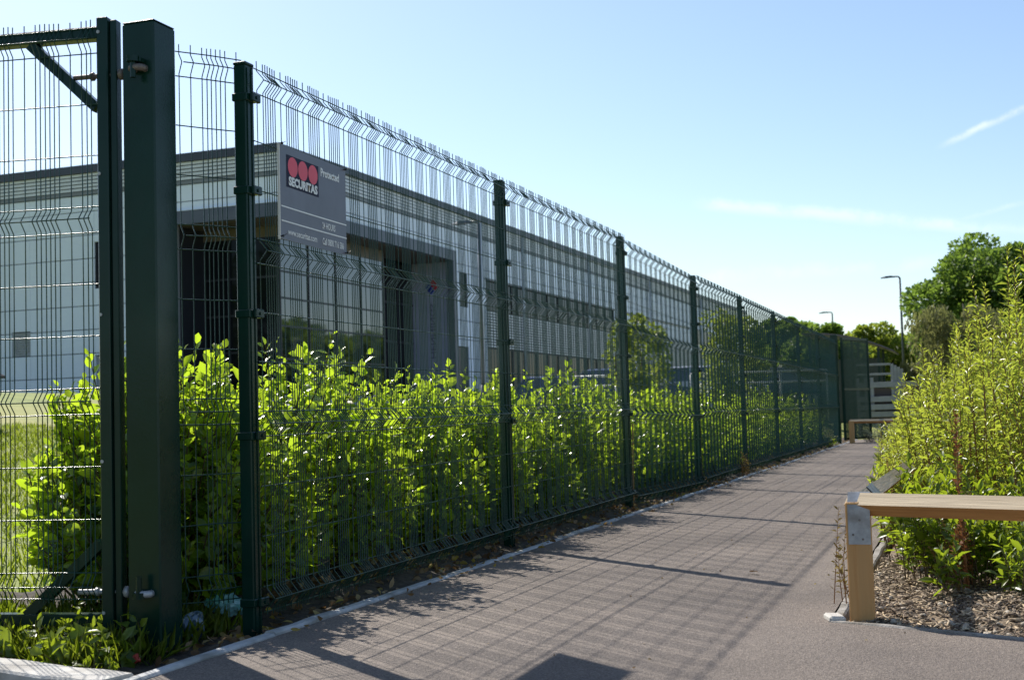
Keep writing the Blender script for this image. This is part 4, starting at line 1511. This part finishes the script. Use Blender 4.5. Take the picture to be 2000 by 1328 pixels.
o = crumple("plastic_wrapper", (-3.02, 4.83, 0.045), (0.085, 0.055, 0.045), MAT['mint'], "crumpled turquoise plastic wrapper on the soil behind the first post", "wrapper", 3)
o.rotation_euler = (0, 0.12, 0.5)
o = crumple("plastic_bag", (-2.93, 4.45, 0.02), (0.035, 0.05, 0.055), MAT['bluefilm'], "crumpled clear blue plastic beside the gate post", "bag", 5)
o = crumple("red_fruit", (-2.865, 3.98, -0.02), (0.018, 0.018, 0.016), surf("red_skin", (0.45, 0.05, 0.03), None, 20, 0.4), "small red fruit on the soil below the gate post", "fruit", 8)

# ------------------------------------------------------------------ trees
def tree(name, label, group, x, y, z, H, R, mat, n, leaf=0.16, trunk_r=0.16, crown0=0.25, clumps=34, droop=False, seed=1, squash=1.0, cat="tree", cl=(0.20, 0.36)):
    r_ = np.random.default_rng(seed)
    t = empty(name, (x, y, z))
    tag(t, label, cat, group)
    tb = MB()
    tb.tube([(0, 0, -0.2), (0.02 * H * r_.normal(), 0.02 * H * r_.normal(), H * 0.3), (0.03 * H * r_.normal(), 0.03 * H * r_.normal(), H * 0.6), (0, 0, H * 0.9)],
            [trunk_r * 1.2, trunk_r * .85, trunk_r * .5, trunk_r * .12], 8)
    cz, ch = H * (crown0 + (1 - crown0) / 2), H * (1 - crown0) / 2
    cs = []
    for k in range(clumps):
        d = unit(r_.normal(0, 1, 3))
        rr = r_.uniform(0.35, 1.0) ** 0.5
        p = np.array([d[0] * R * rr, d[1] * R * rr * squash, cz + d[2] * ch * rr])
        cs.append((p, R * r_.uniform(*cl)))
        if k % 2 == 0:
            a = np.array([0, 0, H * r_.uniform(0.25, 0.6)])
            m_ = (a + p) / 2 + np.array([0, 0, -0.03 * H])
            tb.tube([tuple(a), tuple(m_), tuple(p)], [trunk_r * .35, trunk_r * .2, trunk_r * .05], 5, cap=False)
    tb.build("trunk", MAT['bark'], t, True, fix=False)
    per = n // clumps
    PP, DD = [], []
    for p, cr in cs:
        d = unit(r_.normal(0, 1, (per, 3)))
        rad = r_.uniform(0.25, 1.0, (per, 1)) ** 0.45
        q = p + d * rad * cr * np.array([1, 1, 0.75])
        if droop:
            q[:, 2] -= r_.uniform(0, 1, per) ** 2 * H * 0.28
            dd = np.stack([r_.normal(0, .3, per), r_.normal(0, .3, per), -np.ones(per)], -1)
        else:
            dd = d * 0.8 + r_.normal(0, 0.6, (per, 3)) + np.array([0, 0, 0.15])
        PP.append(q)
        DD.append(unit(dd))
    P, D = np.concatenate(PP), np.concatenate(DD)
    P[:, 2] = np.maximum(P[:, 2], 0.25)
    ln = r_.uniform(0.65, 1.25, len(P)) * leaf
    Nv = unit(r_.normal(0, 1, (len(P), 3)) + np.array([0, 0, 0.7]))
    leaves("crown", P, D, Nv, ln, ln * (0.35 if droop else 0.75), np.clip(r_.normal(0.45, 0.25, len(P)), 0, 1), MAT[mat], t, 'quad')
    return t


tree("broadleaf_tree", "large dark green round-crowned tree behind the bed at right", None, 1.15, 53.0, 0, 7.1, 2.95, 'tree_leaf', 38000, 0.15, 0.28, 0.04, 60, seed=11)
tree("broadleaf_tree", "dark green tree cut by the right edge of the picture", None, 3.8, 50.0, 0, 6.6, 2.6, 'tree_leaf', 18000, 0.15, 0.25, 0.12, 34, seed=12)
tree("weeping_tree", "brownish-green hanging-branched tree in front of the large dark tree", None, 0.05, 37.5, 0, 3.95, 1.55, 'brown_leaf', 15000, 0.12, 0.10, 0.10, 30, droop=True, seed=13)
tree("weeping_tree", "smaller brownish-green bushy tree right of the lamp post", None, -1.15, 40.0, 0, 2.9, 0.9, 'brown_leaf', 4500, 0.15, 0.08, 0.08, 20, droop=True, seed=14)
tree("broadleaf_tree", "mid green tree left of the tall lamp post", None, -3.6, 61.0, 0, 4.35, 1.9, 'light_leaf', 11000, 0.15, 0.14, 0.1, 26, seed=15)
tree("broadleaf_tree", "mid green tree behind the tall lamp post", None, -2.1, 66.0, 0, 4.6, 1.9, 'light_leaf', 9000, 0.15, 0.14, 0.1, 26, seed=16)
tree("broadleaf_tree", "feathery green tree beside the farther lamp post", None, -7.6, 86.0, 0, 6.0, 2.4, 'light_leaf', 11000, 0.18, 0.16, 0.1, 30, seed=17)
tree("broadleaf_tree", "green tree above the shelter roof", None, -5.6, 80.0, 0, 5.3, 2.3, 'tree_leaf', 10000, 0.18, 0.16, 0.1, 28, seed=18)
tree("broadleaf_tree", "broad dark tree behind the far end of the fence", None, -7.4, 60.0, 0.8, 4.2, 1.75, 'tree_leaf', 14000, 0.16, 0.2, 0.08, 34, seed=19)
tree("broadleaf_tree", "dark tree seen through the last fence bay", None, -5.7, 57.0, 0.8, 3.7, 1.7, 'tree_leaf', 11000, 0.16, 0.2, 0.06, 30, seed=20)
tree("broadleaf_tree", "dark tree beside the far end of the building", None, -9.4, 68.0, 0.9, 4.3, 1.5, 'tree_leaf', 11000, 0.16, 0.2, 0.08, 30, seed=21)
tree("young_tree", "slender yellow-green young tree left of the third fence post", None, -6.35, 24.6, 0.35, 2.60, 0.20, 'light_leaf', 1500, 0.065, 0.02, 0.03, 26, seed=22, cl=(0.55, 1.0))
tree("young_tree", "slender yellow-green young tree just right of the third fence post", None, -6.0, 25.0, 0.3, 2.75, 0.22, 'light_leaf', 1700, 0.065, 0.02, 0.03, 28, seed=23, cl=(0.55, 1.0))
tree("young_tree", "third slender yellow-green young tree in the third fence bay", None, -6.1, 26.6, 0.45, 2.35, 0.26, 'light_leaf', 1500, 0.065, 0.02, 0.03, 26, seed=26, cl=(0.55, 1.0))
tree("young_tree", "young leafy tree left of the fifth fence post", None, -6.1, 35.2, 0.7, 2.95, 0.50, 'light_leaf', 3400, 0.085, 0.04, 0.05, 34, seed=24, cl=(0.55, 1.0))
tree("young_tree", "young leafy tree right of the fifth fence post", None, -5.9, 38.5, 0.8, 2.7, 0.40, 'light_leaf', 2600, 0.085, 0.04, 0.05, 28, seed=25, cl=(0.55, 1.0))
# woodland opposite the building (it shows in the glass); unseen trees added behind the camera to darken the recess glazing
for k, (x, y, h, r_) in enumerate([(17, 108, 10, 6), (24, 120, 11.5, 7), (31, 132, 11, 7), (38, 146, 12.5, 7.5), (46, 160, 12, 7.5), (25, 140, 11, 7), (33, 165, 12.5, 8), (55, 176, 12.5, 8), (64, 192, 13, 8), (42, 185, 12.5, 8)]):
    tree("mirrored_tree", "tree of the belt across the road that mirrors in the entrance glass", "trees mirrored in the glass", x, y, 0, h, r_, 'tree_leaf', 4200, 0.75, 0.3, 0.04, 40, seed=40 + k)
for k, (x, y, h, r_) in enumerate([(-44, -22, 17, 7), (-53, -26, 18, 7.5), (-34, -24, 16, 7), (-62, -22, 18, 7.5), (-72, -26, 18, 8), (-58, -34, 19, 8)]):
    tree("mirrored_tree", "unseen tree added behind the viewer to darken the glazing reflection", "trees mirrored in the glass", x, y, 0, h, r_, 'tree_leaf', 2200, 0.7, 0.3, 0.05, 30, seed=60 + k)

# ------------------------------------------------------------------ street furniture, cars, far gate
MAT['lampm'] = surf("lamp_column_grey", (0.085, 0.10, 0.115), (0.12, 0.135, 0.15), 3, 0.5, metal=0.3)


def lamp_post(x, y, z0, ztop, arm, label):
    t = empty("lamp_post", (x, y, z0))
    tag(t, label, "lamp post", "lamp posts")
    h = ztop - z0
    MB().tube([(0, 0, -.2), (0, 0, 1.0)], .085, 10).build("base", MAT['lampm'], t, True)
    MB().tube([(0, 0, 1.0), (0, 0, h - .06)], [.055, .04], 10).build("pole", MAT['lampm'], t, True)
    ax, ay = arm
    ln = math.hypot(ax, ay)
    pts = [(0, 0, h - .08), (ax * .05, ay * .05, h - .01), (ax * .3, ay * .3, h + .015)]
    MB().tube(pts, .032, 8).build("arm", MAT['lampm'], t, True)
    hd = MB()
    sx = Vector((-ay / ln, ax / ln, 0))
    rows = []
    for f_, w_, t0, t1 in ((.25, .06, .02, -.03), (.45, .13, .045, -.02), (.75, .14, .035, -.035), (1.0, .05, -.01, -.045)):
        c_ = Vector((ax * f_, ay * f_, h))
        rows.append([c_ + sx * w_ + Vector((0, 0, t1)), c_ + sx * w_ * .7 + Vector((0, 0, t0)), c_ - sx * w_ * .7 + Vector((0, 0, t0)), c_ - sx * w_ + Vector((0, 0, t1))])
    vv_ = [p for r in rows for p in r]
    ff_ = [(0, 1, 2, 3), (12, 15, 14, 13)]
    for k in range(3):
        for j in range(4):
            ff_.append((k * 4 + j, (k + 1) * 4 + j, (k + 1) * 4 + (j + 1) % 4, k * 4 + (j + 1) % 4))
    hd.add(vv_, ff_).build("lantern", MAT['lampm'], t)


lamp_post(-2.28, 54.07, 0, 5.99, (-.74, -.02), "tall grey street lamp in front of the large tree")
lamp_post(-6.62, 71.65, 0, 5.95, (-.70, -.02), "distant grey street lamp above the shelter")
lamp_post(-11.9, 31.6, float(tz(-11.9, 31.6)), 5.96, (-.74, -.02), "grey street lamp in front of the building beyond the first bay")


def car(loc, rz, paint, label, hgt=1.48, ln=4.1):
    t = empty("parked_car", loc, rz)
    tag(t, label, "car", "parked cars")
    w = 0.86
    k = ln / 4.1
    # stations along the car: x, half width, z bottom, z shoulder
    prof = [(-2.05, .35, .62), (-1.95, .26, .78), (-1.2, .22, .90), (0.0, .22, .93), (0.75, .22, .93), (1.55, .24, .82), (1.98, .28, .68), (2.06, .36, .56)]
    mb_ = MB()
    rows = []
    for x, zb, zs in prof:
        e = 1 - 0.16 * (abs(x) / 2.06) ** 4
        rows.append([(x * k, -w * e * .93, zb), (x * k, -w * e, (zb + zs) / 2), (x * k, -w * e * .93, zs), (x * k, w * e * .93, zs), (x * k, w * e, (zb + zs) / 2), (x * k, w * e * .93, zb)])
    vv_ = [p for r in rows for p in r]
    n6 = 6
    ff_ = [tuple(range(6)), tuple(range((len(rows) - 1) * 6 + 5, (len(rows) - 1) * 6 - 1, -1))]
    for a in range(len(rows) - 1):
        for j in range(6):
            ff_.append((a * 6 + j, (a + 1) * 6 + j, (a + 1) * 6 + (j + 1) % 6, a * 6 + (j + 1) % 6))
    mb_.add(vv_, ff_)
    mb_.build("body", paint, t)
    # glasshouse and roof
    gh = MB()
    g0 = [(-1.85, .74, .86), (1.20, .76, .91)]
    lo_ = [(-1.80, -.76), (1.15, -.78), (1.15, .78), (-1.80, .76)]
    up_ = [(-1.35, -.58), (0.35, -.60), (0.35, .60), (-1.35, .58)]
    gh.add([(x * k, y, .86) for x, y in lo_] + [(x * k, y, hgt - .05) for x, y in up_], [(0, 1, 5, 4), (1, 2, 6, 5), (2, 3, 7, 6), (3, 0, 4, 7)])
    gh.build("window_glass", MAT['glass'], t)
    rf = MB()
    rf.add([(-1.38 * k, -.60, hgt - .052), (.38 * k, -.62, hgt - .052), (.38 * k, .62, hgt - .052), (-1.38 * k, .60, hgt - .052), (-1.2 * k, -.48, hgt), (.2 * k, -.5, hgt), (.2 * k, .5, hgt), (-1.2 * k, .48, hgt)],
           [(0, 1, 5, 4), (1, 2, 6, 5), (2, 3, 7, 6), (3, 0, 4, 7), (4, 5, 6, 7), (0, 3, 2, 1)])
    for sy in (-1, 1):
        for (xa, xb) in ((-1.82, -1.36), (-.45, -.40), (1.18, .36)):
            rf.bar((xa * k, sy * .775, .86), (xb * k, sy * .60, hgt - .04), .05, .05)
    rf.build("roof", paint, t)
    for sx in (-1.28, 1.28):
        for sy in (-1, 1):
            wh = MB().disc((sx * k, sy * .66, .31), (0, sy, 0), .31, .19, 18).build("wheel", MAT['black'], t, True)
            MB().disc((sx * k, sy * .852, .31), (0, sy, 0), .19, .008, 14).build("rim", MAT['galv'], wh)
    for sy in (-1, 1):
        MB().box(1.88 * k, 2.03 * k, sy * .66 - .12, sy * .66 + .12, .60, .72, c=.02).build("headlight", MAT['sign_white'], t)
        MB().box(-2.06 * k, -1.97 * k, sy * .70 - .08, sy * .70 + .08, .62, .78, c=.02).build("tail_light", MAT['sign_red'], t)
        MB().box(.85 * k, 1.0 * k, sy * .92 - .09, sy * .92 + .09, .92, 1.04, c=.02).build("door_mirror", paint, t)


MAT['p_blue'] = surf("blue_car_paint", (0.02, 0.04, 0.10), None, 3, 0.25, coat=0.6)
MAT['p_dark'] = surf("dark_car_paint", (0.015, 0.018, 0.022), None, 3, 0.25, coat=0.6)
MAT['p_silver'] = surf("silver_car_paint", (0.45, 0.47, 0.50), None, 3, 0.3, metal=0.3, coat=0.6)
car((-12.2, 40.4, float(tz(-12.2, 40.4)) - .09), 0.15, MAT['p_blue'], "blue parked car behind the hedge left of the third fence post")
car((-8.9, 36.0, float(tz(-8.9, 36)) - .1), 0.1, MAT['p_blue'], "blue parked car glimpsed just right of the third fence post", 1.42)
car((-7.9, 41.0, float(tz(-7.9, 41)) - .1), 0.2, MAT['p_silver'], "silver-blue parked car glimpsed left of the fourth fence post", 1.40)
car((-6.1, 45.0, float(tz(-6.1, 45)) - .1), 0.0, MAT['p_dark'], "dark parked car seen through the far fence bays", 1.46)
car((1.75, 31.0, 0), 1.9, MAT['p_silver'], "silver car half hidden behind the shrubs at the right edge")
car((-0.75, 44.0, 0), 1.2, MAT['p_silver'], "pale car roof behind the shrubs right of the grey barrier", 1.5)

MAT['railm'] = surf("galvanised_rail", (0.50, 0.51, 0.50), (0.58, 0.58, 0.56), 6, 0.45, metal=0.2)


def guard_rail(p0, p1, zb, heights, label, nposts):
    t = empty("guard_rail", (*p0, zb))
    tag(t, label, "railing", "tubular railings in the car park")
    d = Vector((p1[0] - p0[0], p1[1] - p0[1], 0))
    for h in heights:
        MB().tube([(0, 0, h), tuple(d + Vector((0, 0, h)))], .028, 8).build("bar", MAT['railm'], t, True)
    for k in range(nposts):
        q = d * (k / (nposts - 1))
        MB().tube([(q.x, q.y, -.3), (q.x, q.y, max(heights))], .026, 8).build("post", MAT['railm'], t, True)


guard_rail((-7.3, 36.0), (-3.6, 36.5), 0.75, (1.10, .80), "tubular railing seen through the far fence bays", 4)
guard_rail((-9.4, 31.0), (-7.0, 31.4), 0.55, (1.20, .95), "pale tubular railing seen through the third fence bay", 3)

# shelter with a curved roof
sh = empty("shelter", (-3.1, 40.2, 0.0))
tag(sh, "open shelter with dark curved roof beyond the far gate", "shelter")
mb = MB()
rows = []
for k in range(9):
    f_ = k / 8
    x = -1.4 + f_ * 2.6
    z = 2.98 - 0.62 * f_ ** 2.2
    rows += [(x, -1.2, z), (x, 1.6, z), (x, -1.2, z + .05), (x, 1.6, z + .05)]
ff = []
for k in range(8):
    a = 4 * k
    ff += [(a, a + 4, a + 5, a + 1), (a + 2, a + 3, a + 7, a + 6), (a, a + 2, a + 6, a + 4), (a + 1, a + 5, a + 7, a + 3)]
ff += [(0, 1, 3, 2), (32, 34, 35, 33)]
mb.add(rows, ff).build("roof", surf("dark_plum_roof", (0.10, 0.075, 0.085), (0.13, 0.10, 0.11), 3, 0.35), sh)
for x in (-1.2, 0.0, 0.75):
    for y in (-1.0, 1.4):
        MB().bar((x, y, -.1), (x, y, 2.95 - 0.62 * ((x + 1.4) / 2.6) ** 2.2), .07, .07).build("post", MAT['green'], sh)
MB().box(-1.25, 0.7, 1.42, 1.45, 0.3, 2.3).build("back_panel", surf("shelter_panel", (0.025, 0.045, 0.04), None, 3, 0.3), sh)

# light grey boarded barrier right of the far gate
gb = empty("boarded_barrier", (-2.35, 37.3, 0))
tag(gb, "light grey boarded barrier with open rails beyond the far gate", "barrier")
MAT['grey_board'] = surf("grey_painted_board", (0.26, 0.26, 0.27), (0.33, 0.33, 0.33), 5, 0.6)
for z in (1.93, 1.66):
    MB().box(-.5, .42, -.03, .03, z, z + .06, c=.004).build("top_rail", MAT['grey_board'], gb)
for k in range(4):
    MB().box(.42 + .085 * k, .50 + .085 * k, -.03, .02, .95, 1.97 - .05 * k, c=.003).build("board", MAT['grey_board'], gb)
for k in range(3):
    MB().box(-.30 + .085 * k, -.22 + .085 * k, -.06, -.01, .55, 1.60, c=.003).build("board", MAT['grey_board'], gb)
for z, dy in ((1.32, 0), (.92, -.05), (.70, -.1), (.50, -.02)):
    MB().box(-.5, 1.3, -.08 + dy, -.032 + dy, z, z + .15, c=.004).build("plank", MAT['grey_board'], gb)
MB().box(-.45, 1.2, .05, .10, .3, 1.3).build("back_board", surf("dark_back_board", (0.06, 0.05, 0.05), None, 4, 0.7), gb)
for x in (-.48, 1.2):
    MB().box(x - .04, x + .04, -.02, .045, 0, 1.6).build("post", MAT['grey_board'], gb)

# far gate: heavy post and an open, closely meshed leaf
fg = empty("far_gate", (-2.72, 29.55, 0))
tag(fg, "open dark green gate at the far end of the fence, closely meshed", "gate")
MB().box(-.08, .08, -.08, .08, -.1, 2.42, c=.006).build("gate_post", MAT['green'], fg)
MB().box(.13, .19, -.03, .03, .06, 2.36, c=.004).build("stile", MAT['green'], fg)
dv = Vector((.43, .90, 0)).normalized()
LG = 1.12
e_ = Vector((.16, 0, 0)) + dv * LG
MB().box(e_.x - .03, e_.x + .03, e_.y - .03, e_.y + .03, .06, 2.36, c=.004).build("stile", MAT['green'], fg)
for z in (2.33, 1.2, .10):
    MB().bar((.16, 0, z), (e_.x, e_.y, z), .05, .05).build("rail", MAT['green'], fg)
mw = MB()
for k in range(1, 78):
    q = Vector((.16, 0, 0)) + dv * LG * k / 78
    mw.tube([(q.x, q.y, .1), (q.x, q.y, 2.33)], .0040, 4, cap=False)
for k in range(55):
    z = .12 + k * .040
    mw.tube([(.16, 0, z), (e_.x, e_.y, z)], .0022, 4, cap=False)
w_ = mw.build("close_mesh", MAT['wire'], fg, True, fix=False)
w_["kind"] = "stuff"
# brown pillar bin on the lawn
bn = empty("litter_bin", (-14.60, 16.25, float(tz(-14.60, 16.25)) - .12))
tag(bn, "dark brown litter bin with a sloping cap on the lawn at the left edge", "bin")
MAT['bin'] = surf("dark_brown_plastic", (0.035, 0.025, 0.022), (0.05, 0.036, 0.03), 5, 0.5)
MB().box(-.25, .25, -.25, .25, 0, 0.80, c=.03).build("body", MAT['bin'], bn)
MB().add([(-.31, -.31, .80), (.31, -.31, .80), (.31, .31, .80), (-.31, .31, .80), (-.31, -.31, .84), (.31, -.31, .84), (.31, .31, .84), (-.31, .31, .84), (-.1, -.1, 1.0), (.1, -.1, 1.0), (.1, .1, 1.0), (-.1, .1, 1.0)],
         [(0, 3, 2, 1), (0, 1, 5, 4), (1, 2, 6, 5), (2, 3, 7, 6), (3, 0, 4, 7), (4, 5, 9, 8), (5, 6, 10, 9), (6, 7, 11, 10), (7, 4, 8, 11), (8, 9, 10, 11)]).build("cap", MAT['bin'], bn)
